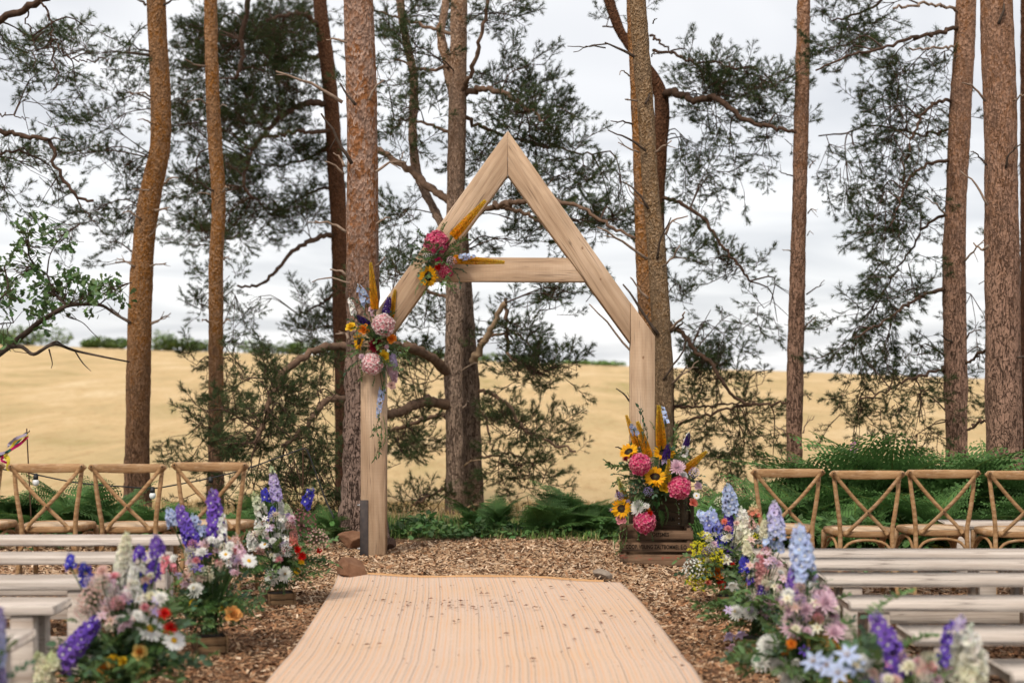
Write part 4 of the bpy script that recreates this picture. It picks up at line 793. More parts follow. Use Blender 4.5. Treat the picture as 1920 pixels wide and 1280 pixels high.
# oak whose limb reaches in from the side
def oak():
    d = 12.5; bx = P(-120, 960, d); g = float(GH(bx[0], d)[0])
    t = thing('oak_tree', 'green-leaved oak branch reaching in beside the bending orange pine', 'tree', (bx[0], d, g))
    m, c = trunk_mesh([(bx[0], d, g - 0.1, 0.2), (bx[0], d, 1.2, 0.16), (bx[0] - 0.1, d, 3.5, 0.13), (bx[0] - 0.3, d, 5.5, 0.07)], None); m.build('trunk', M['bark_grey'], t, smooth=True)
    L = [([(-120, 760), (-60, 700), (0, 662), (28, 640), (52, 622), (72, 605), (88, 595), (108, 583), (125, 573), (160, 570), (192, 573), (215, 588), (243, 605)], 17, 4),
         ([(125, 573), (98, 545), (88, 515), (68, 502), (55, 480), (52, 462)], 6, 2), ([(88, 515), (95, 475), (120, 440), (150, 420)], 3, 1.2), ([(10, 652), (40, 650), (62, 664), (85, 652), (105, 645), (140, 657), (190, 668), (242, 678)], 8, 3), ([(85, 650), (105, 640), (120, 648), (150, 660)], 4, 2), ([(92, 655), (98, 680), (96, 690)], 3, 1.2), ([(140, 657), (155, 680), (170, 695)], 3, 1.2), ([(125, 592), (155, 605), (172, 622), (186, 635)], 2.5, 1.2), ([(185, 572), (205, 555), (230, 535), (248, 530)], 3, 1.2), ([(-120, 600), (-40, 590), (0, 560), (15, 540), (8, 500)], 7, 3), ([(-60, 640), (-10, 610), (25, 605)], 4, 2), ([(55, 500), (20, 505), (0, 508)], 2, 1)]
    S_ = []
    for pts, a, b_ in L:
        c = crom([P(x, y, d + 0.25 * math.sin(x * 0.05 + y * 0.02)) for x, y in pts], 5 * len(pts)); q = MB(); tube(q, c, np.linspace(a, b_, len(c)) * d / F / 2, 7); q.build('limb', M['deaddark'], t, smooth=True); S_ += list(c)
    S_ = np.array(S_); lf = MB(); tw = MB()
    prof = [(0, 0), (0.2, 0.16), (0.32, 0.10), (0.5, 0.28), (0.62, 0.18), (0.8, 0.30), (0.92, 0.14), (1, 0)]
    def leaf(p, dr, s):
        A = frame(dr, rng.uniform(-1.2, 1.2)); ctr = [(x * s, 0, 0) for x, _ in prof]; up = [(x * s, w * s, 0.12 * w * s) for x, w in prof]; dn = [(x * s, -w * s, 0.12 * w * s) for x, w in prof]
        V = np.array(ctr + up + dn) @ A.T + p; n = len(prof)
        lf.add(V, [(k, k + 1, n + k + 1, n + k) for k in range(n - 1)] + [(k + 1, k, 2 * n + k, 2 * n + k + 1) for k in range(n - 1)], jit((0.08, 0.14, 0.045), 0.35))
    for cx, cy, rx, ry, n in ((70, 430, 40, 35, 30), (55, 470, 28, 25, 18), (52, 500, 22, 15, 14), (110, 445, 30, 25, 16), (80, 535, 25, 25, 22), (100, 575, 45, 20, 34), (140, 545, 38, 25, 34), (180, 545, 35, 25, 22), (215, 545, 28, 20, 18), (75, 600, 25, 18, 16), (15, 560, 26, 40, 36), (5, 500, 16, 25, 14), (10, 640, 18, 12, 8), (175, 580, 20, 14, 8), (130, 520, 25, 15, 12), (240, 560, 10, 8, 3)):
        for _ in range(n):
            r_ = math.sqrt(rng.random()); th = rng.uniform(0, 6.28); p = P(cx + rx * r_ * math.cos(th), cy + ry * r_ * math.sin(th), d + rng.uniform(-0.3, 0.3))
            at = S_[np.argmin(np.linalg.norm(S_ - p, axis=1))]; tube(tw, [at, (at + p) / 2 + rng.normal(0, 0.02, 3), p], [0.004, 0.003, 0.002], 3, cap=False)
            for _ in range(3): leaf(p + rng.normal(0, 0.015, 3), norm(p - at) + rng.normal(0, 0.9, 3), rng.uniform(0.05, 0.085))
    tw.m = [1] * len(tw.m); lf.merge(tw); lf.build('crown', [M['leaf'], M['twig']], t)
oak()

# ------------------------------------------------------------------ far hedges on the skyline
def hedge(label, x0, x1, ytop, ybot, d, n, tree=False):
    a = P(x0, ybot, d); b_ = P(x1, ybot, d); cx = (a[0] + b_[0]) / 2; g = float(GH(cx, d)[0])
    t = thing('hedge', label, 'hedge', (cx, d, g), 0, 'hedges on the skyline'); H = (ybot - ytop) * d / F; w = (b_[0] - a[0]) / 2
    lf = MB(); st = MB()
    humps = [(rng.uniform(-w, w), rng.uniform(0.4, 1.1) * max(H, 1), rng.uniform(0.45, 1.05)) for _ in range(max(5, int(w / 0.28)))]
    for hx, hr, hh in humps:
        gx = float(GH(cx + hx, d)[0]); tube(st, [(cx + hx, d, gx - 0.1), (cx + hx + 0.1, d, gx + H * hh * 0.7)], [0.05, 0.02], 5)
        for _ in range(int(n / len(humps))):
            v = norm(rng.normal(size=3)) * rng.uniform(0.55, 1) ** 0.5; p = np.array([cx + hx + v[0] * hr * 1.1, d + v[1] * hr, gx + H * hh * 0.5 * (1 + v[2])])
            s = rng.uniform(0.14, 0.26); A = frame(rng.normal(size=3)) * s
            lf.add(np.array([[-1, 0, 0], [0, -0.5, 0.1], [1, 0, 0], [0, 0.5, 0.1]]) @ A.T + p, np.array([[0, 1, 2, 3]]), jit((0.16, 0.24, 0.07), 0.3))
    lf.build('foliage', M['leaf'], t); st.build('stems', M['twig'], t)['kind'] = 'stuff'
hedge('rounded green hedge on the skyline behind the oak branch', -40, 112, 612, 650, 126, 1900)
hedge('low green hedge on the skyline touching the bending orange pine', 158, 250, 626, 652, 126, 1300)
hedge('hedge with one taller bush between the two orange pines', 284, 338, 612, 652, 126, 900)
hedge('short green hedge just beside the slim straight orange pine', 346, 402, 628, 654, 126, 800)
hedge('dark green hedge on the skyline behind the drooping pine twigs', 420, 650, 634, 660, 126, 1800)
hedge('green hedge glimpsed between thick pine and twin-stemmed pine', 740, 850, 648, 668, 126, 900)
hedge('bright green hedge under the pale dead branch', 885, 985, 668, 684, 126, 800)
hedge('thin low hedge line on the skyline inside the arch', 1060, 1182, 679, 688, 126, 900)

# ------------------------------------------------------------------ bracken, grass, ground cover
def frond_mesh(seed, col=(0.085, 0.170, 0.048)):
    r = np.random.default_rng(seed); m = MB(); n = 19
    t = np.linspace(0, 1, 12); droop = r.uniform(0.30, 0.55); sd = r.normal(0, 0.05)
    spine = np.stack([t * (1 - 0.12 * t), sd * t * t, -droop * t ** 2.2 + 0.10 * np.sin(t * 3.1)], 1)
    tube(m, spine, np.linspace(0.007, 0.0018, 12), 4, np.array(col) * np.array([1.7, 1.1, 0.8]), cap=False)
    for k in range(n):
        u = 0.22 + 0.77 * (k / n); i_ = min(int(u * 11), 10); p = spine[i_] + (spine[i_ + 1] - spine[i_]) * (u * 11 - i_); tg = norm(spine[i_ + 1] - spine[i_])
        L = 0.33 * math.sin(min(1, (1 - u) / 0.62) * math.pi / 2) ** 0.9 + 0.008
        for s in (-1, 1):
            dv = norm(tg * (0.42 + r.normal(0, 0.06)) + np.array([0, s, r.normal(-0.08, 0.08)])); up = norm(np.cross(tg, dv) * s); sdv = np.cross(up, dv)
            q = max(3, int(L / 0.030)); V = []; fs = []; cc = []
            for j in range(q):
                b0 = p + dv * L * (j + 0.1) / q + up * (-0.10 * L * ((j + .5) / q) ** 2); b1 = p + dv * L * (j + 0.95) / q + up * (-0.10 * L * ((j + 1) / q) ** 2); w = 0.22 * L * (1 - (j + 0.3) / q) ** 0.8 + 0.004
                for s2 in (-1, 1):
                    tip = (b0 + b1) / 2 + sdv * s2 * w + dv * w * 0.35 + up * r.normal(0.0, 0.006); o = len(V); V += [b0, b1, tip]; fs.append((o, o + 1, o + 2) if s2 > 0 else (o + 1, o, o + 2))
            m.add(V, np.array(fs), np.array(col) * r.uniform(0.75, 1.3))
    return m
FROND = [frond_mesh(k).mesh('frond', M['fern']) for k in range(6)]
FY = [frond_mesh(40 + k, (0.42, 0.27, 0.03)).mesh('frond', M['fern']) for k in range(2)]
FR = [frond_mesh(50 + k, (0.17, 0.06, 0.02)).mesh('frond', M['fern']) for k in range(2)]
def fern(x, y, n, L, label, group, meshes=FROND, el=(0.75, 1.4)):
    z = float(GH(x, y)[0]); t = thing('bracken_fern', label, 'fern', (x, y, z - 0.02), rng.uniform(0, 6.28), group)
    for k in range(n):
        link('frond', meshes[rng.integers(len(meshes))], t, (rng.normal(0, 0.04), rng.normal(0, 0.04), 0), (rng.normal(0, 0.35), -rng.uniform(*el), k * 6.283 / n + rng.normal(0, 0.3)), L * rng.uniform(0.75, 1.15))
def field_of(pxr, dr, n, Lr, label, group, fr=(5, 8), **k):
    for j in range(n):
        d = rng.uniform(*dr); px = pxr[0] + (pxr[1] - pxr[0]) * (j + rng.random()) / n; fern((px - 960) / F * d, d, rng.integers(*fr), rng.uniform(*Lr), label, group, **k)
field_of((1400, 1960), (10.9, 11.6), 13, (0.62, 0.95), 'green bracken fern in the bank behind the chairs beside the brown pines', 'bracken behind the crate-side chairs')
field_of((1490, 1960), (11.6, 12.6), 15, (0.95, 1.3), 'green bracken fern in the bank behind the chairs beside the brown pines', 'bracken behind the crate-side chairs')
field_of((1335, 1480), (11.2, 12.2), 6, (0.65, 0.85), 'green bracken fern in the bank behind the chairs beside the brown pines', 'bracken behind the crate-side chairs')
field_of((-20, 330), (11.4, 12.6), 10, (0.5, 0.72), 'green bracken fern behind the chairs under the cable', 'bracken behind the stake-side chairs')
field_of((330, 480), (11.2, 12.4), 5, (0.45, 0.6), 'green bracken fern behind the chairs under the cable', 'bracken behind the stake-side chairs')
field_of((580, 640), (11.9, 12.3), 2, (0.4, 0.5), 'green bracken fern at the foot of the thick plated pine', 'bracken by the thick pine')
field_of((870, 960), (12.6, 13.0), 3, (0.35, 0.5), 'green bracken fern on the grassy bank under the arch', 'bracken under the arch')
field_of((1010, 1165), (12.3, 13.0), 7, (0.4, 0.58), 'green bracken fern on the grassy bank under the arch', 'bracken under the arch')
fern(P(1870, 960, 10.6)[0], 10.6, 5, 0.7, 'yellowed bracken fern behind the chair with the cut-off back', None, FY, (0.5, 0.95))
fern(P(1560, 1000, 10.7)[0], 10.7, 5, 0.38, 'withered red-brown bracken low among the green ferns', None, FR, (0.3, 0.9))
def blades(name, label, cat, n, xr, yr, hr, cols, keep, lean=0.35):
    y = rng.uniform(*yr, n); x = rng.uniform(*xr, n) * y / 12; k = keep(x, y); x = x[k]; y = y[k]; n = len(x)
    h = rng.uniform(*hr, n); a = rng.uniform(0, 6.28, n); ln = rng.uniform(0, lean, n) * 2; z = GH(x, y) - 0.01
    w = 0.004 + h * 0.008; cx, sx = np.cos(a), np.sin(a); ex, ey = np.cos(a + 1.57), np.sin(a + 1.57)
    b0 = np.stack([x - ex * w, y - ey * w, z], 1); b1 = np.stack([x + ex * w, y + ey * w, z], 1)
    m0 = np.stack([x + cx * ln * h * .35 - ex * w * .8, y + sx * ln * h * .35 - ey * w * .8, z + h * .6], 1); m1 = np.stack([x + cx * ln * h * .35 + ex * w * .8, y + sx * ln * h * .35 + ey * w * .8, z + h * .6], 1)
    tp = np.stack([x + cx * ln * h, y + sx * ln * h, z + h * (1 - ln * 0.25)], 1)
    V = np.stack([b0, b1, m1, m0, tp], 1).reshape(-1, 3); o = np.arange(n)[:, None] * 5
    C = np.array(cols)[rng.integers(len(cols), size=n)] * rng.uniform(0.75, 1.25, n)[:, None]
    m = MB(); m.add(V, [o + np.array([[0, 1, 2, 3]]), o + np.array([[3, 2, 4]])], np.repeat(C, 5, 0)); tag(m.build(name, M['fern']), label, cat, kind='stuff')
G3 = [(0.13, 0.22, 0.05), (0.19, 0.27, 0.08), (0.10, 0.17, 0.05), (0.36, 0.32, 0.14)]
blades('grass', 'green grass along the edge of the clearing behind the arch', 'grass', 22000, (-5.2, 5.2), (12.05, 14.0), (0.03, 0.13), G3, lambda x, y: fbm(np.stack([x * 1.5, y * 1.5, 0 * x], 1), 3) > 0.36 + np.clip(12.5 - y, 0, 1) * 0.4)
blades('dry_grass', 'straw-coloured grass of the hayfield beyond the pines', 'dry grass', 14000, (-5.5, 5.5), (14.2, 24), (0.04, 0.13), [(0.50, 0.36, 0.17), (0.58, 0.42, 0.21), (0.42, 0.29, 0.12)], lambda x, y: rng.random(len(x)) < 1.0, 0.6)
def cover():
    m = MB(); prof = np.array([(0, 0), (0.3, 0.32), (0.65, 0.28), (1, 0)])
    for _ in range(4000):
        sec = rng.random()
        if sec < 0.36: px = rng.uniform(735, 1170); d = rng.uniform(12.2, 13.2); hh = rng.gamma(2, 0.018 + 0.012 * math.sin(px * 0.05))
        elif sec < 0.8: px = rng.uniform(1340, 1940); d = rng.uniform(10.5, 11.3); hh = rng.uniform(0.02, 0.40)
        else: px = rng.uniform(-40, 620); d = rng.uniform(11.3, 12.6); hh = rng.uniform(0, 0.16)
        x = (px - 960) / F * d; p = np.array([x, d, float(gz(x, d)) + 0.02 + min(hh, 0.42)]); s = rng.uniform(0.045, 0.09)
        A = frame(np.array([*rng.normal(size=2), rng.normal(0.15, 0.4)]), rng.uniform(-0.6, 0.6)) * s
        V = np.vstack([np.c_[prof[:, 0], 0 * prof[:, 0], -0.05 * prof[:, 0]], np.c_[prof[:, 0], prof[:, 1], 0.1 * prof[:, 1]], np.c_[prof[:, 0], -prof[:, 1], 0.1 * prof[:, 1]]]) @ A.T + p
        m.add(V, [(k, k + 1, 5 + k, 4 + k) for k in range(3)] + [(k + 1, k, 8 + k, 9 + k) for k in range(3)], jit((0.085, 0.165, 0.05), 0.35))
    tag(m.build('undergrowth', M['leaf']), 'low leafy weeds at the foot of the bracken and along the bank', 'weeds', kind='stuff')
cover()
def foxglove(px, py0, py1, d, pink, label):
    a = P(px, py0, d); b_ = P(px, py1, d); g = float(GH(a[0], d)[0]); t = thing('foxglove', label, 'flower', (a[0], d, g))
    q = MB(); tube(q, [(a[0], d, g), a, b_], [0.006, 0.005, 0.002], 5, (0.09, 0.14, 0.05)); q.build('stem', M['leaf'], t)
    bl = MB()
    for k in range(26):
        u = k / 26; p = a + (b_ - a) * u; an = k * 2.4; o = np.array([math.cos(an), math.sin(an), -0.3])
        col = (0.50, 0.22, 0.42) if (pink and u > 0.45) else (0.16, 0.17, 0.08)
        tube(bl, [p, p + o * 0.018, p + o * 0.034], np.array([0.004, 0.009, 0.010]) * (1.15 - 0.7 * u), 5, jit(col, 0.15))
    bl.build('bells', M['petal'], t)
foxglove(1601, 880, 822, 12.2, True, 'foxglove with a pink tip standing above the bracken')
foxglove(1667, 890, 812, 12.2, False, 'foxglove gone to seed standing above the bracken')

# ------------------------------------------------------------------ cross-back chairs
def make_chair():
    parts = {}
    rail = MB(); n = 25; th = 0.0135
    for i_ in range(n): pass
    xs_ = np.linspace(-0.245, 0.245, n); V = []
    for x in xs_:
        u = x / 0.245; yb = -0.205 + 0.035 * (u * u) * -1 + 0.03; e = max(0, (abs(u) - 0.88) / 0.12); hh = 0.0255 + 0.0045 * math.cos(u * 1.57); hh *= math.sqrt(max(0.03, 1 - e * e)) if e > 0 else 1
        zc = 0.842 + 0.006 * (1 - u * u) * -1
        for k in range(10):
            a = k / 10 * 6.283; sq = lambda c: math.copysign(abs(c) ** 0.55, c)
            V.append((x, yb + th * sq(math.cos(a)), zc + hh * sq(math.sin(a))))
    i = np.arange(n - 1)[:, None] * 10; j = np.arange(10)[None]; k = (j + 1) % 10
    rail.add(V, [np.stack([i + j, i + k, i + 10 + k, i + 10 + j], -1).reshape(-1, 4), np.arange(10)[::-1][None], (np.arange(10) + (n - 1) * 10)[None]])
    parts['top_rail'] = [rail]
    posts = []; slats = []; riv = []; fl = []
    for s in (-1, 1):
        q = MB(); c = crom([(s * 0.212, -0.185, 0.835), (s * 0.198, -0.195, 0.70), (s * 0.178, -0.190, 0.56), (s * 0.168, -0.175, 0.46), (s * 0.172, -0.19, 0.30), (s * 0.195, -0.25, 0.0)], 16)
        tube(q, c, np.concatenate([np.linspace(0.0135, 0.016, 10), np.linspace(0.016, 0.0135, 6)]), 10); posts.append(q)
        q = MB(); off = -0.012 if s > 0 else 0.002
        c = crom([(s * 0.222, -0.228, 0.848), (s * 0.10, -0.222 + off, 0.702), (0, -0.214 + off, 0.595), (-s * 0.09, -0.203 + off, 0.505), (-s * 0.135, -0.19, 0.452)], 14)
        dirs = np.gradient(c, axis=0); V = []
        for p, dd in zip(c, dirs):
            dd = norm(dd); sv = norm(np.cross(dd, (0, 1, 0))); w = 0.0118
            V += [p + sv * w + (0, -0.004, 0), p + sv * w + (0, 0.004, 0), p - sv * w + (0, 0.004, 0), p - sv * w + (0, -0.004, 0)]
        # rounded head
        h = c[0]; 
        m_ = len(c); i = np.arange(m_ - 1)[:, None] * 4; j = np.arange(4)[None]; k = (j + 1) % 4
        q.add(V, [np.stack([i + j, i + k, i + 4 + k, i + 4 + j], -1).reshape(-1, 4), np.array([[0, 1, 2, 3]]), np.array([[3, 2, 1, 0]]) + (m_ - 1) * 4])
        tube(q, [h + (0, -0.0045, 0.004), h + (0, 0.0045, 0.004)], 0.0145, 12); slats.append(q)
        r_ = MB(); tube(r_, [h + (0, -0.0045, 0.004), h + (0, -0.009, 0.004)], [0.0065, 0.004], 8); riv.append(r_)
        q = MB(); c = crom([(s * 0.195, 0.19, 0.44), (s * 0.20, 0.205, 0.25), (s * 0.208, 0.225, 0.0)], 8); tube(q, c, np.linspace(0.019, 0.0145, 8), 10); fl.append(q)
    r_ = MB(); tube(r_, [(0, -0.231, 0.597), (0, -0.236, 0.597)], [0.0065, 0.004], 8); riv.append(r_)
    # seat: rounded trapezoid, wooden rim round a woven panel
    a = np.linspace(0, 2 * math.pi, 40, endpoint=False)
    def outline(k):
        se = lambda c, e: np.sign(c) * np.abs(c) ** e
        y = se(np.sin(a), 0.72) * 0.205 * k; x = se(np.cos(a), 0.62) * (0.215 + 0.035 * (y / 0.205)) * k; return x, y
    seat = MB(); V = []
    for k, z in ((0.97, 0.432), (1.0, 0.440), (1.0, 0.462), (0.975, 0.470), (0.80, 0.470), (0.79, 0.466)):
        x, y = outline(k); V += list(np.stack([x, y, 0 * x + z], 1))
    i = np.arange(5)[:, None] * 40; j = np.arange(40)[None]; k = (j + 1) % 40
    seat.add(V, [np.stack([i + j, i + k, i + 40 + k, i + 40 + j], -1).reshape(-1, 4), np.arange(40)[::-1][None]])
    pan = MB(); x, y = outline(0.80); x2, y2 = outline(0.4); pan.add(np.vstack([np.stack([x, y, 0 * x + 0.4665], 1), np.stack([x2, y2, 0 * x + 0.474], 1), [(0, 0, 0.476)]]), [np.stack([np.arange(40), (np.arange(40) + 1) % 40, (np.arange(40) + 1) % 40 + 40, np.arange(40) + 40], 1), np.stack([np.arange(40) + 40, (np.arange(40) + 1) % 40 + 40, np.full(40, 80)], 1)])
    hoops = []
    for pts in ([(-0.178, -0.2, 0.30), (-0.12, -0.195, 0.39), (0, -0.19, 0.415), (0.12, -0.195, 0.39), (0.178, -0.2, 0.30)], [(-0.2, 0.2, 0.30), (-0.13, 0.195, 0.395), (0, 0.19, 0.418), (0.13, 0.195, 0.395), (0.2, 0.2, 0.30)], [(-0.178, -0.19, 0.29), (-0.185, -0.12, 0.39), (-0.19, 0, 0.415), (-0.195, 0.12, 0.39), (-0.2, 0.2, 0.29)], [(0.178, -0.19, 0.29), (0.185, -0.12, 0.39), (0.19, 0, 0.415), (0.195, 0.12, 0.39), (0.2, 0.2, 0.29)]):
        q = MB(); tube(q, crom(pts, 14), 0.010, 7); hoops.append(q)
    return rail, posts, slats, riv, fl, seat, pan, hoops
_r, _p, _s, _rv, _fl, _st, _pn, _hp = make_chair()
CM = [('top_rail', _r.mesh('top_rail', M['chair'], True), None)] + [('back_post', q.mesh('back_post', M['chair'], True), None) for q in _p] + [('cross_slat', q.mesh('cross_slat', M['chair']), None) for q in _s] + [('rivet', q.mesh('rivet', M['hole'], True), None) for q in _rv] + [('front_leg', q.mesh('front_leg', M['chair'], True), None) for q in _fl] + [('seat', _st.mesh('seat', M['chair']), None), ('seat_panel', _pn.mesh('seat_panel', M['rattan'], True), 'seat')] + [('hoop_stretcher', q.mesh('hoop_stretcher', M['chair'], True), None) for q in _hp]
def chair(px, d, rz, label, zoff=0.0):
    x = (px - 960) / F * d; t = thing('cross_back_chair', label, 'chair', (x, d + 0.21, float(gz(x, d)) + 0.006 + zoff), rz, 'cross-back wooden chairs in the front rows')
    seat = None
    for nm, me, par in CM:
        o = link(nm, me, seat if par else t)
        if nm == 'seat': seat = o
chair(-66, 8.92, 0.02, 'cross-back chair cut off by the picture edge, only its seat showing')
chair(87, 8.92, 0.015, 'cross-back chair beside the coloured ribbons and the thin stake', -0.008)
chair(239, 8.90, 0.0, 'cross-back chair with the bending orange pine behind its back', -0.008)
chair(396, 8.94, -0.03, 'cross-back chair right behind the tall purple delphiniums')
chair(1476, 9.32, 0.02, 'cross-back chair behind the yellow fennel flowers, nearest the stacked crates')
chair(1627, 9.20, -0.01, 'second cross-back chair along from the stacked crates')
chair(1768, 9.28, 0.0, 'third cross-back chair along from the stacked crates, hiding a bench end')
chair(1920, 9.18, -0.02, 'cross-back chair with its back cut by the picture edge, yellow fern behind')

# ------------------------------------------------------------------ benches
def bench(x_in, d_back, side, rz, label, length=3.0, zg=None, depth=0.25, group='whitewashed benches beside the aisle', H=0.45):
    "x_in: aisle end; side -1 runs to the left, +1 to the right; d_back: far edge of the seat"
    g = float(gz(x_in + side, d_back)) if zg is None else zg
    t = thing('bench', label, 'bench', (x_in, d_back, g + 0.006), rz, group)
    def part(nm, *a, par=None, b=0.004):
        q = MB(); box(q, *a, b=b); q.v = [v + 0.0 for v in q.v]
        # a little unevenness so that no edge is dead straight
        q.v = [v + (fbm(v * 2.1 + d_back, 2)[:, None] - 0.35) * 0.004 for v in q.v]
        me = q.mesh(nm, M['bench']); return link(nm, me, par or t)
    X = (0, side * length); x0, x1 = min(X), max(X); w = (depth - 0.006) / 2
    part('seat_plank', x0, x1, -depth, 0, H - 0.042, H, b=0.006)
    for e in (0.14, 1.35, length - 0.16):
        cx = side * e
        for yy in (-depth + 0.015, -0.085): part('leg', cx - 0.05, cx + 0.05, yy, yy + 0.07, 0, H - 0.045)
        part('cross_bar', cx - 0.022, cx + 0.022, -depth + 0.087, -0.087, 0.173, 0.26)
    part('stretcher', x0 + (0.19 if side > 0 else 0.21), x1 - 0.21, -depth / 2 - 0.02, -depth / 2 + 0.02, 0.10, 0.17)
LB = [(-1.96, 8.63, 'bench in the row directly behind the chairs, on the stake side'), (-1.86, 7.80, 'second bench back from the chairs on the stake side'), (-1.90, 6.91, 'third bench back from the chairs on the stake side'), (-1.92, 6.21, 'fourth bench back from the chairs, behind the blush filler flowers'), (-1.82, 5.44, 'bench with its end square in view beside the purple delphinium')]
for j, (x, d, lb) in enumerate(LB): bench(x, d, -1, 0.004 * (-1) ** j, lb)
RB = [(1.42, 8.52, 'bench in the row directly behind the crate-side chairs'), (1.52, 8.08, 'second bench back on the crate side, its end leg behind pink stocks'), (1.60, 7.49, 'third bench back on the crate side, behind the pale blue delphinium'), (1.54, 6.73, 'fourth bench back on the crate side, beside the pink and yellow stocks'), (1.60, 5.93, 'bench on the crate side with its corner beside the violet delphinium'), (1.74, 5.2, 'bench partly out of view behind the cream plume flower')]
for j, (x, d, lb) in enumerate(RB): bench(x, d, 1, -0.008, lb)
bx_ = P(1768, 985, 10.4); bench(bx_[0], 10.55, 1, -0.10, 'bench set at an angle among the bracken behind the chairs', 2.0, zg=-0.055, depth=0.27, H=0.40)

# ------------------------------------------------------------------ crates with stencilled writing
def text(parent, body, size, loc, rot, sx=1.0, m=None, name='lettering'):
    c = bpy.data.curves.new('lettering', 'FONT'); c.body = body; c.size = size; c.align_x = 'CENTER'; c.align_y = 'CENTER'; c.offset = size * 0.012; c.resolution_u = 3
    o = bpy.data.objects.new('tmp', c); COL.objects.link(o); bpy.context.view_layer.update()
    me = bpy.data.meshes.new_from_object(o.evaluated_get(bpy.context.evaluated_depsgraph_get())); bpy.data.objects.remove(o)
    me.materials.clear(); me.materials.append(m or M['ink']); return link(name, me, parent, loc, rot, (sx, 1, 1))
def slat(t, nm, mt, x0, x1, y0, y1, z0, z1, b=0.003, warp=0.004):
    q = MB(); box(q, x0, x1, y0, y1, z0, z1, b=b); q.v = [v + (fbm(v * 4 + x0 * 3 + z0 * 31, 2)[:, None] - 0.4) * warp for v in q.v]; return link(nm, q.mesh(nm, M[mt]), t)
ck = 10.72; cg = float(gz(1.08, ck))
c1 = thing('slatted_crate', 'low slatted wooden crate with stencilled words, bottom of the stack', 'crate', (P(1231, 0, ck)[0], ck, cg + 0.004), math.radians(-4))
w, dp = 0.275, 0.40
fr = [('crate_red', 0.0, 0.086), ('crate', 0.108, 0.178), ('crate', 0.202, 0.268)]
fs_ = []
for mt, z0, z1 in fr: fs_.append(slat(c1, 'slat', mt, -w, w, 0, 0.012, z0, z1)); slat(c1, 'slat', 'crate', -w, w, dp - 0.012, dp, z0, z1)
for s in (-1, 1):
    for z0, z1 in ((0.004, 0.09), (0.105, 0.18), (0.2, 0.266)): slat(c1, 'end_board', 'crate', s * w - (0.014 if s > 0 else 0), s * w + (0.014 if s < 0 else 0), 0.0135, dp - 0.0135, z0, z1)
    for yy in (0.0135, dp - 0.045): slat(c1, 'corner_post', 'crate', s * (w - 0.0155) - (0.034 if s > 0 else 0), s * (w - 0.0155) + (0.034 if s < 0 else 0), yy, yy + 0.03, 0.002, 0.286)
for k in range(4): slat(c1, 'base_board', 'crate', -w + 0.05, w - 0.05, 0.02 + k * 0.092, 0.1 + k * 0.092, 0.006, 0.016)
text(c1, 'OEFSMES', 0.040, (0.03, -0.004, 0.237), (math.radians(90), 0, 0), 0.8)
text(c1, 'COOP. VEILING ZALTBOMMEL E.O.', 0.045, (0.0, -0.004, 0.143), (math.radians(90), 0, 0), 0.66)
c2d = 10.80; c2 = thing('fruit_crate', 'dark old fruit crate stencilled EVESHAM standing askew on the slatted crate', 'crate', (P(1276, 0, c2d)[0], c2d - 0.01, cg + 0.296), math.radians(-27))
LW, EW, Hh = 0.40, 0.24, 0.235      # local: corner post at origin; front runs to -X, end runs to +Y
for z0, z1 in ((0.0, 0.10), (0.106, Hh)):
    slat(c2, 'front_board', 'dark_crate', -LW, -0.001, 0, 0.012, z0, z1); slat(c2, 'back_board', 'dark_crate', -LW, -0.001, EW - 0.012, EW, z0, z1)
    slat(c2, 'end_board', 'dark_crate', -0.030, -0.018, 0.014, EW - 0.014, z0, z1); slat(c2, 'end_board', 'dark_crate', -LW + 0.018, -LW + 0.03, 0.014, EW - 0.014, z0, z1)
for yy in (0.0, EW - 0.03):
    slat(c2, 'corner_post', 'dark_crate', 0.001, 0.024, yy, yy + 0.03, 0, Hh + 0.012); slat(c2, 'corner_post', 'dark_crate', -LW - 0.024, -LW - 0.001, yy, yy + 0.03, 0, Hh + 0.012)
slat(c2, 'base_board', 'dark_crate', -LW + 0.032, -0.032, 0.014, EW - 0.014, 0.004, 0.012)
for z_ in (0.02, 0.06, 0.09, 0.13, 0.17, 0.21):
    q = MB(); tube(q, [(-0.014, -0.001, z_), (-0.014, -0.006, z_)], [0.005, 0.003], 6); link('nail', q.mesh('nail', M['bolt']), c2)
text(c2, 'T.H. EVESHAM', 0.05, (-0.155, -0.004, 0.05), (math.radians(90), 0, 0), 0.7)
text(c2, 'THE', 0.055, (-0.0145, 0.12, 0.165), (math.radians(90), 0, math.radians(90)), 0.8)

# ------------------------------------------------------------------ flowers
def petal(L, Wd, curl=0.2, cup=0.15, n=4, tip=0.35, base=0.25):
    t = np.linspace(0, 1, n + 1); wd = Wd / 2 * np.maximum(base * (1 - t) + np.sin(np.pi * np.clip(t * 0.92 + 0.06, 0, 1)) ** 0.75 * (1 - base * 0.4), 0) ; wd[-1] = Wd / 2 * tip
    z = curl * L * t * t
    V = np.vstack([np.c_[t * L, 0 * t, z], np.c_[t * L, wd, z + cup * wd], np.c_[t * L, -wd, z + cup * wd]]); m = n + 1
    Fq = [(k, k + 1, m + k + 1, m + k) for k in range(n)] + [(k + 1, k, 2 * m + k, 2 * m + k + 1) for k in range(n)]
    return V, np.array(Fq)
def rot3(az, el):
    "x axis of the petal -> azimuth az about z, elevation el"
    ca, sa, ce, se = math.cos(az), math.sin(az), math.cos(el), math.sin(el)
    return np.array([[ca * ce, -sa, -ca * se], [sa * ce, ca, -sa * se], [se, 0, ce]])
def put_petal(m, L, Wd, az, el, col, r0=0.0, z0=0.0, **k):
    V, f = petal(L, Wd, **k); V = V.copy(); V[:, 0] += r0; V = V @ rot3(az, el).T; V[:, 2] += z0; m.add(V, f, col)
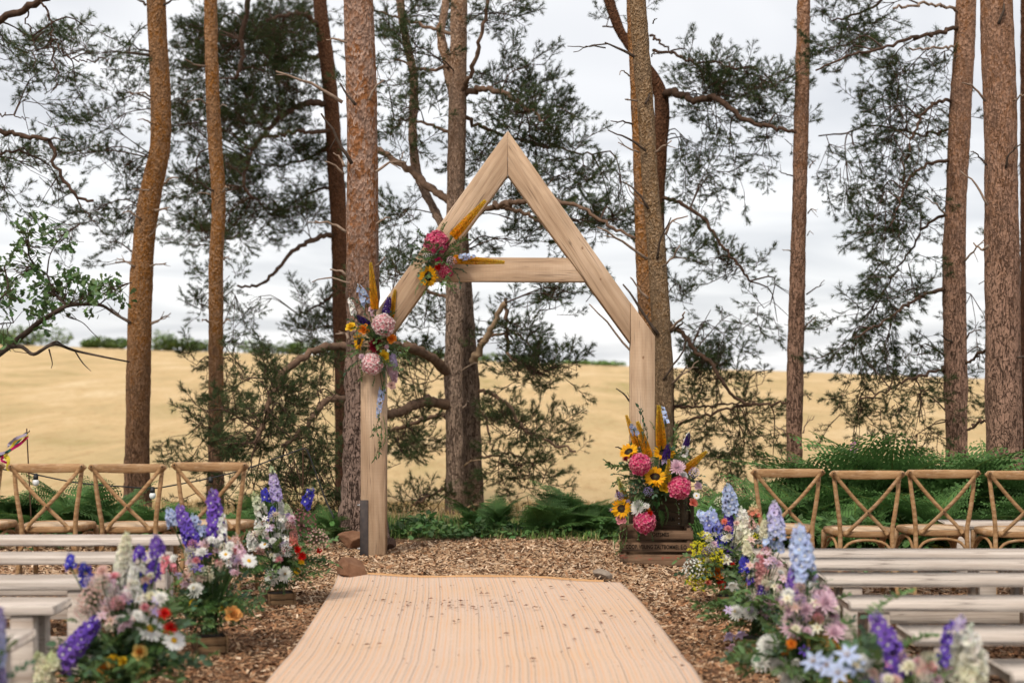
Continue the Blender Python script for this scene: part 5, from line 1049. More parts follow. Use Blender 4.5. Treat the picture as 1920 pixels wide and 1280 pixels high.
def dome(m, r, h, col, n=12, rings=4, z0=0.0, bumpy=0.0):
    V = [(0, 0, z0 + h)]; 
    for k in range(1, rings + 1):
        a = k / rings * math.pi / 2
        for j in range(n): t = 6.283 * j / n; e = 1 + rng.normal(0, bumpy) if bumpy else 1; V.append((r * math.sin(a) * math.cos(t) * e, r * math.sin(a) * math.sin(t) * e, z0 + h * math.cos(a) * e))
    fs = [(0, 1 + j, 1 + (j + 1) % n) for j in range(n)] + [(1 + (k - 1) * n + j, 1 + k * n + j, 1 + k * n + (j + 1) % n, 1 + (k - 1) * n + (j + 1) % n) for k in range(1, rings) for j in range(n)]
    m.add(V, fs, col)
GREEN = (0.06, 0.12, 0.035)
def f_rose(c, c2=None):
    m = MB(); c2 = c2 or c; n = 26
    for k in range(n):
        u = k / (n - 1); el = 1.48 - 1.25 * u ** 1.25; L = 0.55 + 0.42 * u; col = np.array(c2) * (1 - u) + np.array(c) * u
        put_petal(m, L, 0.55 + 0.45 * u, k * 2.4, el, jit(col, 0.08), r0=0.04 + 0.1 * u, z0=-0.25, curl=0.35 - 0.5 * u, cup=0.6 - 0.25 * u, tip=0.5, base=0.4)
    dome(m, 0.35, -0.45, GREEN, 8, 2, -0.1); return m
def f_hydrangea(c, c2):
    m = MB(); n = 76
    for k in range(n):
        z = 1 - 1.55 * (k + 0.5) / n; r = math.sqrt(max(0, 1 - z * z)); a = k * 2.39996; nrm = np.array([r * math.cos(a), r * math.sin(a), z]); A = frame(nrm)[:, [1, 2, 0]]
        col = np.array(c) * (1 - (k % 3) * 0.12) 
        fl_ = MB(); ro = rng.uniform(0, 1.5)
        for j in range(4):
            V, f = petal(0.29, 0.31, curl=rng.uniform(-0.3, 0.35), cup=0.2, n=2, tip=0.62, base=0.5); V = V @ rot3(ro + j * 1.5708, rng.uniform(0.05, 0.45)).T
            cc = np.broadcast_to(jit(col, 0.1), (len(V), 3)).copy()
            if c2 is not None: cc[[2, 5, 8]] = c2
            fl_.add(V, f, cc)
        m.merge(fl_, A, nrm * (0.82 + rng.normal(0, 0.04)))
    dome(m, 0.7, 0.7, np.array(c) * 0.5, 10, 4); return m
def f_sun(c=(0.80, 0.40, 0.010)):
    m = MB()
    for ring, n, el in ((0, 21, 0.12), (1, 19, 0.32)):
        for k in range(n): put_petal(m, 0.60 * rng.uniform(0.85, 1.08), 0.22, 6.283 * (k + 0.5 * ring) / n + rng.normal(0, 0.05), el + rng.normal(0, 0.14), jit(np.array(c) * (1, rng.uniform(0.85, 1.15), 1), 0.08), r0=0.40, z0=0.02 * ring, curl=rng.uniform(-0.15, 0.2), cup=0.25, tip=0.06, base=0.5)
    dome(m, 0.50, 0.16, (0.035, 0.016, 0.008), 18, 6, 0.02, 0.06)
    for k in range(90): 
        a = k * 2.4; r = 0.28 + 0.2 * math.sqrt(k / 90.0); p = np.array([r * math.cos(a), r * math.sin(a), 0.16 * math.sqrt(max(0.02, 1 - (r / 0.52) ** 2)) + 0.03]); m.add(np.array([[-.02, -.02, 0], [.02, -.02, 0], [0, .02, 0], [0, 0, .06]]) + p, [(0, 1, 3), (1, 2, 3), (2, 0, 3)], jit((0.085, 0.04, 0.012), 0.4))
    dome(m, 0.16, 0.05, (0.07, 0.06, 0.015), 10, 3, 0.15)
    for k in range(9): put_petal(m, 0.55, 0.25, 0.7 * k, 0.0, GREEN, r0=0.25, z0=-0.06, tip=0.05)
    return m
def f_daisy(c=(0.80, 0.80, 0.78), ctr=(0.72, 0.42, 0.02), n=20):
    m = MB()
    for k in range(n): put_petal(m, 0.78 * rng.uniform(0.9, 1.05), 0.27, 6.283 * k / n + rng.normal(0, 0.03), 0.08 + rng.normal(0, 0.08), jit(c, 0.04), r0=0.22, curl=-0.05, cup=0.15, tip=0.35)
    dome(m, 0.27, 0.13, ctr, 14, 4, 0.02, 0.03); return m
def f_dahlia(c=(0.80, 0.79, 0.68), ctr=(0.75, 0.65, 0.18), n=95):
    m = MB()
    for k in range(n):
        u = (k + 0.5) / n; put_petal(m, 0.40 + 0.55 * u, 0.20, k * 2.39996, 1.45 - 1.75 * u ** 0.8, jit(np.array(ctr) * max(0, 1 - u * 4) + np.array(c) * min(1, u * 4), 0.05), r0=0.03 + 0.08 * u, z0=-0.1, curl=0.25, cup=0.5, n=3, tip=0.45)
    dome(m, 0.35, -0.4, GREEN, 8, 2, -0.1); return m
def f_carn(c): return f_dahlia(c, np.array(c) * 0.8, 60)
def f_fluff(c, n=60, ray=(0.10, 0.13, 0.04), s=0.11):
    "umbel or allium head: rays ending in small florets"
    m = MB()
    for k in range(n):
        z = 1 - 1.5 * (k + 0.5) / n; r = math.sqrt(max(0, 1 - z * z)); a = k * 2.39996; v = np.array([r * math.cos(a), r * math.sin(a), z]) * rng.uniform(0.75, 1.05)
        tube(m, [(0, 0, -0.3), v], [0.012, 0.008], 3, ray, cap=False); A = frame(v)[:, [1, 2, 0]]
        for j in range(5): V, f = petal(s * rng.uniform(0.8, 1.3), s * 0.8, n=2); m.add(V @ rot3(j * 1.257, rng.uniform(0.2, 0.9)).T @ A.T + v, f, jit(c, 0.18))
    return m
def f_umbel(c=(0.62, 0.56, 0.03), rays=14):
    m = MB()
    for k in range(rays):
        a = k * 2.4; r = 0.95 * math.sqrt((k + 0.5) / rays); e = np.array([r * math.cos(a), r * math.sin(a), 0.2 - 0.25 * r * r]); tube(m, [(0, 0, -0.7), e * 0.5 + (0, 0, -0.28), e], [0.02, 0.014, 0.01], 3, (0.25, 0.28, 0.04), cap=False)
        for j in range(16): p = e + np.array([*rng.normal(0, 0.11, 2), rng.normal(0.05, 0.04)]); A = frame(rng.normal(size=3)) * 0.062; m.add(np.array([[-1, -.7, 0], [1, -.7, .2], [1, .7, 0], [-1, .7, .2]]) @ A.T + p, np.array([[0, 1, 2, 3]]), jit(c, 0.2))
    return m
def f_lily(c, c2=None):
    m = MB()
    for k in range(6): put_petal(m, 1.0, 0.42, k * 1.047 + 0.1, 0.35 + 0.15 * (k % 2), jit(c, 0.05), r0=0.05, curl=-0.25, cup=0.25, tip=0.08)
    for k in range(5): a = k * 1.257; tube(m, [(0, 0, 0), (0.22 * math.cos(a), 0.22 * math.sin(a), 0.45)], [0.02, 0.03], 4, c2 or (0.6, 0.35, 0.05))
    return m
def f_bell(c):
    m = MB(); 
    for k in range(5): put_petal(m, 1.0, 0.62, k * 1.257, 1.05, jit(c, 0.05), r0=0.12, curl=-0.45, cup=0.5, tip=0.3, base=0.7)
    dome(m, 0.2, -0.3, GREEN, 6, 2); return m
def floret(m, nrm, p, r, col, ctr=None, n=5, ruff=0.0, open_=0.25):
    A = frame(nrm, rng.uniform(0, 6))[:, [1, 2, 0]]
    for j in range(n):
        V, f = petal(r, r * 0.95, curl=rng.uniform(-0.15, 0.25), cup=0.25, n=2, tip=0.5, base=0.45); m.add(V @ rot3(j * 6.283 / n + rng.normal(0, ruff), open_ + rng.normal(0, 0.1 + ruff)).T @ A.T + p, f, jit(col, 0.12))
    if ctr is not None: V = np.array([[-.2, -.2, .25], [.2, -.2, .25], [.2, .2, .25], [-.2, .2, .25], [0, 0, .5]]) * r; m.add(V @ A.T + p, [(0, 1, 4), (1, 2, 4), (2, 3, 4), (3, 0, 4)], ctr)
def spike(kind, L, Wd, c, c2):
    "flower spike along +Z, L long, Wd wide; c at the foot, c2 at the tip"
    m = MB(); c = np.array(c); c2 = np.array(c2)
    tube(m, [(0, 0, -0.25 * L), (0, 0, 0), (0, 0, L)], [0.004, 0.004, 0.0015], 5, GREEN)
    if kind == 'ere':       # foxtail lily: dense tapering candle of tiny stars
        n = int(170 + L * 900); prof = lambda u: Wd / 2 * (0.85 + 0.25 * math.sin(min(u * 3, 1.57))) * (1 - 0.78 * u ** 1.3)
        k_ = 14; rr = [prof(q / k_) * 0.5 for q in range(k_ + 1)]; tube(m, [(0, 0, L * q / k_) for q in range(k_ + 1)], rr, 8, c * 0.55)
        for k in range(n):
            u = (k + rng.random()) / n; a = k * 2.39996; r = prof(u); nrm = np.array([math.cos(a), math.sin(a), 0.35]); p = np.array([math.cos(a) * r * 0.8, math.sin(a) * r * 0.8, u * L])
            col = c * (1 - u) + c2 * u; A = frame(nrm, rng.uniform(0, 6)); s = Wd * 0.24 * (1.1 - 0.6 * u)
            m.add(np.array([[0, -.5, 0], [1, -.25, .1], [1, .25, -.1], [0, .5, 0], [.2, 0, .6], [.2, 0, -.6], [1.1, 0, 0]]) * s @ A.T + p, [(0, 1, 2, 3), (4, 5, 6)], jit(col, 0.35))
        return m
    fr_ = {'del': 0.30, 'lark': 0.42, 'stock': 0.36, 'snap': 0.34, 'veron': 0.2}[kind] * Wd
    n = int(max(9, {'del': 1.15, 'lark': 0.5, 'stock': 2.3, 'snap': 1.2, 'veron': 1.5}[kind] * L * Wd * 3.1 / (fr_ * fr_ * 2.0)))
    if kind == 'stock': tube(m, [(0, 0, L * q / 8) for q in range(9)], [Wd * 0.30 * (1 - 0.62 * (q / 8) ** 2.2) for q in range(9)], 8, c * 0.5 + c2 * 0.42)
    for k in range(n):
        u = (k + rng.random() * 0.8) / n; a = k * 2.39996 + rng.normal(0, 0.2); tp = 1 - 0.62 * u ** 2.2; r = (Wd / 2 - fr_ * 0.45) * tp; nrm = np.array([math.cos(a), math.sin(a), 0.25]); p = np.array([math.cos(a) * r, math.sin(a) * r, u * L])
        tube(m, [(0, 0, u * L - 0.3 * r), p], [0.0015, 0.001], 3, GREEN, cap=False)
        col = c * (1 - u) + c2 * u
        if kind in ('del', 'lark'): floret(m, nrm, p, fr_ * (0.75 + 0.25 * tp) * (1 - 0.25 * (u > 0.85)), col * rng.uniform(0.85, 1.12), (0.72, 0.70, 0.66) if rng.random() < 0.7 else (0.06, 0.04, 0.05), 5, 0.08)
        elif kind == 'stock': floret(m, nrm, p, fr_ * tp, col, None, 7, 0.3, 0.6)
        else: floret(m, nrm, p, fr_ * tp, col, None, 4, 0.2, 0.75)
    for k in range(7): p = np.array([rng.normal(0, Wd * 0.05), rng.normal(0, Wd * 0.05), L * (0.97 + 0.04 * k * Wd / max(L, 0.05))]); dome(m, Wd * 0.06, Wd * 0.09, c2 * 0.6 + np.array([0.08, 0.12, 0.04]), 5, 2, 0); m.v[-1] = m.v[-1] + p
    return m
# greenery
def leafblade(m, p, dr, L, Wd, col, roll=None):
    t = np.array([0, 0.3, 0.65, 1.0]); wv_ = np.array([0.05, 0.5, 0.42, 0.0]) * Wd; A = frame(dr, rng.uniform(-0.9, 0.9) if roll is None else roll); z = -0.12 * L * t * t
    V = np.vstack([np.c_[t * L, 0 * t, z], np.c_[t * L, wv_, z + 0.25 * wv_], np.c_[t * L, -wv_, z + 0.25 * wv_]]) @ A.T + p
    m.add(V, [(k, k + 1, 5 + k, 4 + k) for k in range(3)] + [(k + 1, k, 8 + k, 9 + k) for k in range(3)], jit(col, 0.25))
def sprig_mesh(seed, col=(0.09, 0.155, 0.048), n=20, L=0.16, Wd=0.075, pair=True):
    global rng
    keep = rng; rng = np.random.default_rng(seed); m = MB(); c = crom([(0, 0, 0), (0.4, rng.normal(0, .06), 0.05), (0.75, rng.normal(0, .1), 0.02), (1, rng.normal(0, .14), -0.08)], 10); tube(m, c, np.linspace(0.010, 0.004, 10), 4, np.array(col) * (1.4, 1, .8), cap=False)
    for k in range(n):
        u = 0.12 + 0.88 * k / n; i_ = min(int(u * 9), 8); p = c[i_] + (c[i_ + 1] - c[i_]) * (u * 9 - i_); s = 1 if k % 2 else -1; leafblade(m, p, np.array([0.7, s * 0.9, rng.normal(0.1, 0.35)]), L * rng.uniform(0.75, 1.2), Wd, col)
    leafblade(m, c[-1], c[-1] - c[-2], L, Wd, col); rng = keep; return m.mesh('leaf_sprig', M['leaf'])
SPRIG = [sprig_mesh(k) for k in range(4)] + [sprig_mesh(10 + k, (0.08, 0.14, 0.075), 16, 0.17, 0.10) for k in range(2)] + [sprig_mesh(20 + k, (0.095, 0.17, 0.05), 26, 0.13, 0.045) for k in range(2)] + [sprig_mesh(30 + k, (0.04, 0.10, 0.03), 9, 0.34, 0.16) for k in range(2)]
PAL = dict(purple=(0.15, 0.07, 0.48), violet=(0.27, 0.14, 0.55), blue=(0.07, 0.065, 0.50), ltblue=(0.50, 0.58, 0.80), lav=(0.45, 0.37, 0.68), white=(0.86, 0.85, 0.80), cream=(0.86, 0.82, 0.62), pink=(0.78, 0.32, 0.36), blush=(0.76, 0.52, 0.46), ltpink=(0.78, 0.56, 0.64), coral=(0.80, 0.24, 0.17), hot=(0.74, 0.045, 0.20), deep=(0.55, 0.025, 0.12), dkred=(0.19, 0.008, 0.022), red=(0.60, 0.014, 0.010), orange=(0.80, 0.26, 0.03), yellow=(0.80, 0.52, 0.03), ltyel=(0.80, 0.62, 0.20), peach=(0.72, 0.36, 0.11), eo=(0.80, 0.36, 0.015), ey=(0.74, 0.54, 0.07), green=(0.62, 0.68, 0.38), dkpur=(0.06, 0.02, 0.16), mauve=(0.32, 0.13, 0.14), lilac=(0.62, 0.52, 0.74))
NAMES = dict(rose='rose', hyd='hydrangea', sun='sunflower', daisy='daisy', dah='dahlia', carn='carnation', all='allium', fluff='filler_flower', umb='fennel_flower', lily='lily', bell='bellflower')
SPN = dict(ere='foxtail_lily', lark='larkspur', stock='stock_flower', snap='snapdragon', veron='veronica', **{'del': 'delphinium'})
CACHE = {}
def fmesh(t, c):
    k = (t, c, rng.integers(2))
    if k not in CACHE:
        p = PAL.get(c.split('+')[0]); p2 = PAL.get(c.split('+')[1]) if '+' in c else None
        m = {'rose': lambda: f_rose(p, p2), 'hyd': lambda: f_hydrangea(p, p2), 'sun': f_sun, 'daisy': f_daisy, 'dah': lambda: f_dahlia(p, p2 or p), 'carn': lambda: f_carn(p), 'all': lambda: f_fluff(p, 70, (0.16, 0.09, 0.07)), 'fluff': lambda: f_fluff(p, 60, s=0.14), 'umb': lambda: f_umbel(), 'lily': lambda: f_lily(p), 'bell': lambda: f_bell(p)}[t]()
        CACHE[k] = m.mesh(NAMES[t], M['petal'], True)
    return CACHE[k]
def q_from(z, roll=0.0):
    A = frame(z, roll); R = Matrix([list(A[0, [1, 2, 0]]), list(A[1, [1, 2, 0]]), list(A[2, [1, 2, 0]])]); return R.to_quaternion()
def qx_from(x, roll=0.0):
    A = frame(x, roll); return Matrix([list(A[0]), list(A[1]), list(A[2])]).to_quaternion()

def arrangement(label, d, base, heads=(), spikes=(), greens=(), rad=0.10, box_px=None, rz=0.0, name='flower_arrangement', cat='flower arrangement', group='aisle flower boxes', root=None, sprigs=40, spread=(0.2, 0.2, 0.3), fern=6, gcentre=None, up=0.6, gl=(0.16, 0.30), fillers=0, fc=None, fr2=(30, 30)):
    """base (px,py): foot; heads (type,colour,px,py,r_px[,depth]); spikes (kind,colour,x0,y0,x1,y1,w_px[,depth])"""
    B = P(base[0], base[1], d)
    if box_px: B[2] = float(gz(B[0], d)) + 0.005
    t = thing(name, label, cat, tuple(B), 0, group); loc0 = np.array(B)
    R = np.array(root) if root is not None else B + np.array([0, 0, 0.10])
    if box_px:
        bw, bh = box_px; t.rotation_euler = (0, 0, 0)
        bx0 = MB(); hw = bw / 2; cz, sz = math.cos(rz), math.sin(rz); RZ = np.array([[cz, -sz, 0], [sz, cz, 0], [0, 0, 1]])
        tray = bpy.data.objects.new('wooden_box', None); COL.objects.link(tray); tray.parent = t; tray.rotation_euler = (0, 0, rz); tray.empty_display_size = 0.05
        for s in (-1, 1):
            for z0, z1 in ((0.004, bh * 0.5 - 0.002), (bh * 0.5 + 0.002, bh)):
                slat(tray, 'board', 'box', -hw, hw, s * hw - (0.010 if s > 0 else 0), s * hw + (0.010 if s < 0 else 0), z0, z1, 0.002, 0.002)
                slat(tray, 'board', 'box', s * hw - (0.010 if s > 0 else 0), s * hw + (0.010 if s < 0 else 0), -hw + 0.0115, hw - 0.0115, z0, z1, 0.002, 0.002)
        for sx in (-1, 1): slat(tray, 'corner_post', 'box', sx * (hw - 0.006) - 0.006, sx * (hw - 0.006) + 0.006, -hw - 0.0065, -hw - 0.0008, 0.001, bh + 0.004, 0.001, 0.0)
        q = MB(); box(q, -hw + 0.011, hw - 0.011, -hw + 0.011, hw - 0.011, 0.003, bh * 0.9); link('soil', q.mesh('soil', M['soil']), tray)
    if box_px and fillers:
        heads = list(heads)
        for k in range(fillers):
            a_ = rng.uniform(0, 6.28); q_ = math.sqrt(rng.random()); hx, hy = fc; 
            heads.append((['carn', 'fluff', 'bell', 'lily', 'carn', 'fluff'][k % 6], ['white', 'ltpink', 'lilac', 'white', 'cream', 'blush', 'cream', 'white', 'ltpink', 'pink'][rng.integers(10)], hx + fr2[0] * q_ * math.cos(a_), hy + fr2[1] * q_ * math.sin(a_), rng.uniform(0.017, 0.028) * F / d))
    stems = MB(); ctr = R + np.array([0, 0, spread[2] * 0.5])
    for h in heads:
        ty, c, x, y, r = h[:5]; dd = h[5] if len(h) > 5 else rng.uniform(-0.17, -0.05)
        p = P(x, y, d + dd); out = (p - ctr) * np.array([1, 0.6, 0.7]); nrm = norm(np.array([0, -0.75, up]) + norm(out) * 0.55 + rng.normal(0, 0.14, 3))
        if len(h) > 6: nrm = norm(h[6])
        s = 1.22 * r * (d + dd) / F
        if ty == 'bell': nrm = norm(np.array([rng.normal(0, .4), -0.5, -0.5]))
        if ty in ('umb', 'fluff'): nrm = norm(np.array([rng.normal(0, .3), -0.45, 0.7]))
        link(NAMES[ty], fmesh(ty, c), t, p - loc0, q_from(nrm, rng.uniform(0, 6)), s)
        b = p - nrm * s * 0.3; mid = (b + R) / 2 + np.array([0, 0.02, 0.03]); tube(stems, crom([R + rng.normal(0, rad * 0.3, 3) * (1, 1, 0.2), mid, b], 6), 0.0028, 4, GREEN, cap=False)
    for sp in spikes:
        ki, c, x0, y0, x1, y1, wpx = sp[:7]; dd = sp[7] if len(sp) > 7 else rng.uniform(-0.10, 0.03); a = P(x0, y0, d + dd); b = P(x1, y1, d + dd + rng.normal(0, 0.02)); L = np.linalg.norm(b - a); k1 = c.split('+')
        m = spike(ki, L, 1.12 * wpx * (d + dd) / F, PAL[k1[0]], PAL[k1[-1]]); link(SPN[ki], m.mesh(SPN[ki], M['petal'], True), t, a - loc0, q_from(b - a, rng.uniform(0, 6)))
        tube(stems, crom([R + rng.normal(0, rad * 0.3, 3) * (1, 1, 0.2), (R + a) / 2 + np.array([0, 0.03, 0.0]), a], 6), 0.003, 4, GREEN, cap=False)
    if stems.n: stems.build('stems', M['leaf'], t)['kind'] = 'stuff'
    gc = np.array(gcentre) if gcentre is not None else R + np.array([0, 0.05, spread[2] * 0.36])
    for k in range(int(sprigs * (1.3 if box_px else 1.15))):
        v = norm(rng.normal(size=3) * np.array([1, 1, 0.8]) + np.array([0, -0.25, 0.12])); p = gc + v * np.array(spread) * rng.uniform(0.1, 0.55); dr = v * np.array([1, 1, 0.8]) + np.array([0, 0, rng.normal(0.05, 0.35)])
        if box_px and dr[2] < -0.15: dr[2] = abs(dr[2]) * 0.4
        if box_px and p[2] < R[2] + 0.02: p[2] = R[2] + rng.uniform(0.02, 0.06)
        link('leaf_sprig', SPRIG[rng.integers(8)], t, p - loc0, qx_from(dr, rng.uniform(-0.8, 0.8)), rng.uniform(*gl))
    for k in range(fern):
        a = rng.uniform(0, 6.28); v = np.array([math.cos(a), -abs(math.sin(a)) * 0.9, rng.uniform(0.15, 0.7)]); link('fern_frond', FROND[rng.integers(len(FROND))], t, gc + v * np.array(spread) * 0.25 - loc0, qx_from(v, rng.normal(0, 0.3)), rng.uniform(*gl) * 0.85)
    for g in greens:        # explicit sprigs: (mesh index or 'f', x0,y0,x1,y1)
        a = P(g[1], g[2], d - 0.05); b = P(g[3], g[4], d - 0.08); L = np.linalg.norm(b - a)
        link('fern_frond' if g[0] == 'f' else 'leaf_sprig', FROND[0] if g[0] == 'f' else SPRIG[g[0]], t, a - loc0, qx_from(b - a, rng.uniform(-0.5, 0.5)), L)
    return t
M['soil'] = plain('potting_soil', (0.02, 0.014, 0.01), (0.05, 0.035, 0.025), 60)

# stacked crates arrangement
arrangement('sunflowers, hot pink hydrangeas and orange foxtail lilies massed over the stacked crates', 10.72, (1231, 1000),
    heads=[('sun', 's', 1180, 848, 16), ('sun', 's', 1245, 850, 18), ('sun', 's', 1229, 895, 18), ('sun', 's', 1166, 954, 17.5, -0.05), ('hyd', 'hot+pink', 1200, 870, 17.5), ('hyd', 'hot+pink', 1274, 914, 18.5), ('hyd', 'hot+pink', 1209, 978, 18.5, -0.08), ('dah', 'ltpink', 1269, 874, 14), ('dah', 'white', 1196, 951, 13), ('rose', 'white', 1281, 892, 8), ('rose', 'yellow', 1247, 914, 9.5), ('rose', 'coral', 1300, 942, 7.5), ('rose', 'pink', 1165, 972, 9), ('rose', 'orange', 1213, 957, 7), ('carn', 'dkred', 1173, 860, 6), ('daisy', 'y', 1306, 929, 6), ('rose', 'ltpink', 1309, 910, 7), ('fluff', 'lilac', 1302, 886, 8), ('fluff', 'lav', 1216, 921, 8), ('fluff', 'lav', 1161, 930, 7), ('carn', 'red', 1219, 962, 5), ('carn', 'white', 1213, 948, 5), ('bell', 'lilac', 1179, 936, 5), ('bell', 'ltpink', 1144, 953, 4)],
    spikes=[('ere', 'eo+ey', 1196, 838, 1174, 778, 11), ('ere', 'eo+ey', 1216, 858, 1195, 790, 14), ('ere', 'eo+ey', 1240, 835, 1235, 760, 15), ('ere', 'eo+ey', 1282, 884, 1325, 846, 12), ('ere', 'ey+ey', 1251, 903, 1254, 860, 11, -0.12), ('ere', 'ey+green', 1174, 938, 1158, 894, 11), ('lark', 'ltblue', 1248, 792, 1242, 764, 12), ('lark', 'ltblue', 1193, 815, 1183, 796, 12), ('lark', 'white', 1280, 862, 1291, 812, 12), ('veron', 'dkpur', 1248, 862, 1253, 832, 12, -0.14), ('veron', 'dkpur', 1286, 835, 1292, 812, 9), ('veron', 'lilac', 1247, 870, 1246, 850, 10, -0.14), ('veron', 'mauve', 1164, 934, 1156, 918, 7)],
    greens=[(4, 1205, 830, 1203, 765), (4, 1210, 840, 1213, 800), (0, 1190, 880, 1142, 872), (0, 1190, 890, 1148, 905), (5, 1185, 900, 1150, 885), (0, 1260, 850, 1268, 795), (6, 1262, 830, 1275, 800), ('f', 1240, 940, 1268, 978), ('f', 1230, 950, 1258, 985), (2, 1265, 940, 1275, 960), (2, 1280, 940, 1296, 958), (8, 1230, 905, 1218, 955), (8, 1225, 905, 1235, 950), (8, 1180, 965, 1150, 975), (9, 1190, 972, 1200, 1000), (6, 1170, 985, 1155, 1040), (6, 1165, 980, 1148, 1028), (6, 1175, 990, 1166, 1035), (3, 1180, 985, 1150, 1010), (3, 1190, 990, 1200, 1012), (1, 1215, 990, 1225, 1012), (4, 1285, 900, 1318, 890), (0, 1290, 920, 1320, 925), (6, 1230, 830, 1226, 790)],
    root=P(1235, 935, 10.85), sprigs=66, spread=(0.26, 0.12, 0.28), fern=4, gcentre=P(1226, 897, 10.82), group=None, rad=0.06)
# flowers on the arch
arrangement('flower cluster where the arch\'s rafter meets the tie beam, foxtail lilies pointing out', AD - 0.03, (822, 500),
    heads=[('hyd', 'hot+pink', 819, 456, 20), ('hyd', 'deep+pink', 836, 509, 12), ('rose', 'hot', 822, 489, 6.5), ('carn', 'red', 821, 501, 6), ('sun', 's', 804, 518, 17), ('fluff', 'white', 804, 481, 9), ('fluff', 'ltpink', 846, 490, 8), ('carn', 'white', 795, 498, 4)],
    spikes=[('ere', 'eo+ey', 849, 444, 910, 376, 14, -0.12), ('ere', 'eo+ey', 850, 486, 946, 492, 13, -0.12), ('lark', 'ltblue', 862, 482, 890, 480, 11, -0.14)],
    greens=[(0, 815, 505, 772, 495), (6, 815, 520, 790, 560), (6, 825, 520, 815, 560), (6, 800, 520, 775, 548), (0, 825, 450, 832, 418), (4, 845, 500, 866, 535), (0, 835, 525, 852, 548), ('f', 805, 490, 775, 470), (6, 840, 460, 858, 425)],
    root=P(822, 490, AD - 0.03), sprigs=34, spread=(0.15, 0.05, 0.20), fern=2, gcentre=P(822, 492, AD - 0.07), group='flower clusters on the arch', rad=0.02, gl=(0.13, 0.23))
arrangement('trailing flower cluster on the arch post in front of the thick plated pine', AD - 0.03, (702, 640),
    heads=[('rose', 'yellow', 658, 613, 9), ('rose', 'orange', 682, 617, 9), ('rose', 'orange', 734, 635, 8.5), ('hyd', 'pink+white', 719, 609, 18), ('dah', 'dkred', 705, 648, 12.5), ('rose', 'yellow', 719, 669, 10.5), ('sun', 's', 675, 641, 14, -0.08, (-0.75, -0.5, 0.1)), ('hyd', 'pink+white', 698, 682, 17.5), ('rose', 'ltpink', 697, 580, 6), ('bell', 'ltpink', 699, 588, 4), ('rose', 'blush', 734, 722, 7), ('carn', 'ltpink', 725, 650, 4), ('carn', 'ltpink', 678, 668, 5)],
    spikes=[('ere', 'eo+ey', 703, 580, 695, 492, 12), ('ere', 'eo+ey', 732, 598, 741, 543, 10), ('del', 'dkpur', 722, 592, 730, 558, 13), ('veron', 'dkpur', 690, 610, 668, 592, 12), ('lark', 'ltblue', 690, 575, 673, 535, 16), ('stock', 'ltpink', 735, 680, 740, 718, 15), ('lark', 'ltblue', 717, 728, 708, 782, 11), ('stock', 'lilac', 733, 665, 742, 690, 12), ('lark', 'white', 664, 590, 655, 560, 10)],
    greens=[(0, 712, 770, 700, 815), (2, 714, 790, 708, 860), (2, 700, 795, 716, 850), (6, 718, 780, 722, 835), (4, 690, 600, 668, 560), (0, 680, 655, 656, 660), (3, 680, 665, 654, 645), (0, 715, 690, 722, 735), (1, 700, 690, 700, 722), (6, 735, 645, 748, 690), (5, 705, 565, 690, 540), ('f', 720, 660, 742, 670)],
    root=P(704, 645, AD - 0.03), sprigs=44, spread=(0.15, 0.05, 0.30), fern=2, gcentre=P(703, 645, AD - 0.07), group='flower clusters on the arch', rad=0.02, gl=(0.13, 0.23))
# aisle boxes
arrangement('wooden box of tall purple delphiniums, pink snapdragons and one peach rose', 7.3, (393, 1224),
    heads=[('daisy', 'd', 423, 1039, 11), ('daisy', 'd', 467, 1051, 13), ('fluff', 'cream', 387, 1075, 12), ('carn', 'cream', 392, 1082, 9), ('dah', 'white+ltyel', 365, 1105, 14.5, -0.14), ('carn', 'yellow', 363, 1130, 8, -0.12), ('carn', 'yellow', 417, 1142, 6, -0.12), ('rose', 'peach', 437, 1151, 14, -0.16), ('lily', 'purple', 383, 1041, 12), ('lily', 'purple', 370, 1065, 11), ('bell', 'lilac', 340, 1073, 10), ('bell', 'ltpink', 346, 1089, 10), ('bell', 'lilac', 358, 1081, 7), ('carn', 'ltpink', 447, 1049, 12), ('carn', 'pink', 411, 1053, 8), ('carn', 'pink', 440, 1030, 9), ('carn', 'white', 325, 1046, 8), ('carn', 'ltpink', 357, 1052, 9)],
    spikes=[('del', 'blue+violet', 370, 1045, 336, 950, 27), ('del', 'purple+violet', 408, 1016, 399, 922, 30), ('del', 'ltblue', 326, 985, 317, 955, 20), ('lark', 'ltblue', 372, 1000, 362, 965, 18), ('lark', 'white', 418, 1015, 417, 965, 16), ('snap', 'pink', 318, 1070, 310, 1042, 22), ('snap', 'pink+blush', 424, 1035, 420, 1005, 20), ('snap', 'ltpink', 450, 1058, 446, 1020, 24), ('snap', 'blush', 438, 1030, 442, 1003, 18), ('lark', 'ltblue', 380, 1010, 384, 985, 14)],
    fillers=36, fc=(390, 1050), fr2=(65, 40), box_px=(0.165, 0.085), rz=0.35, sprigs=60, spread=(0.22, 0.18, 0.28), fern=8, gl=(0.14, 0.28))
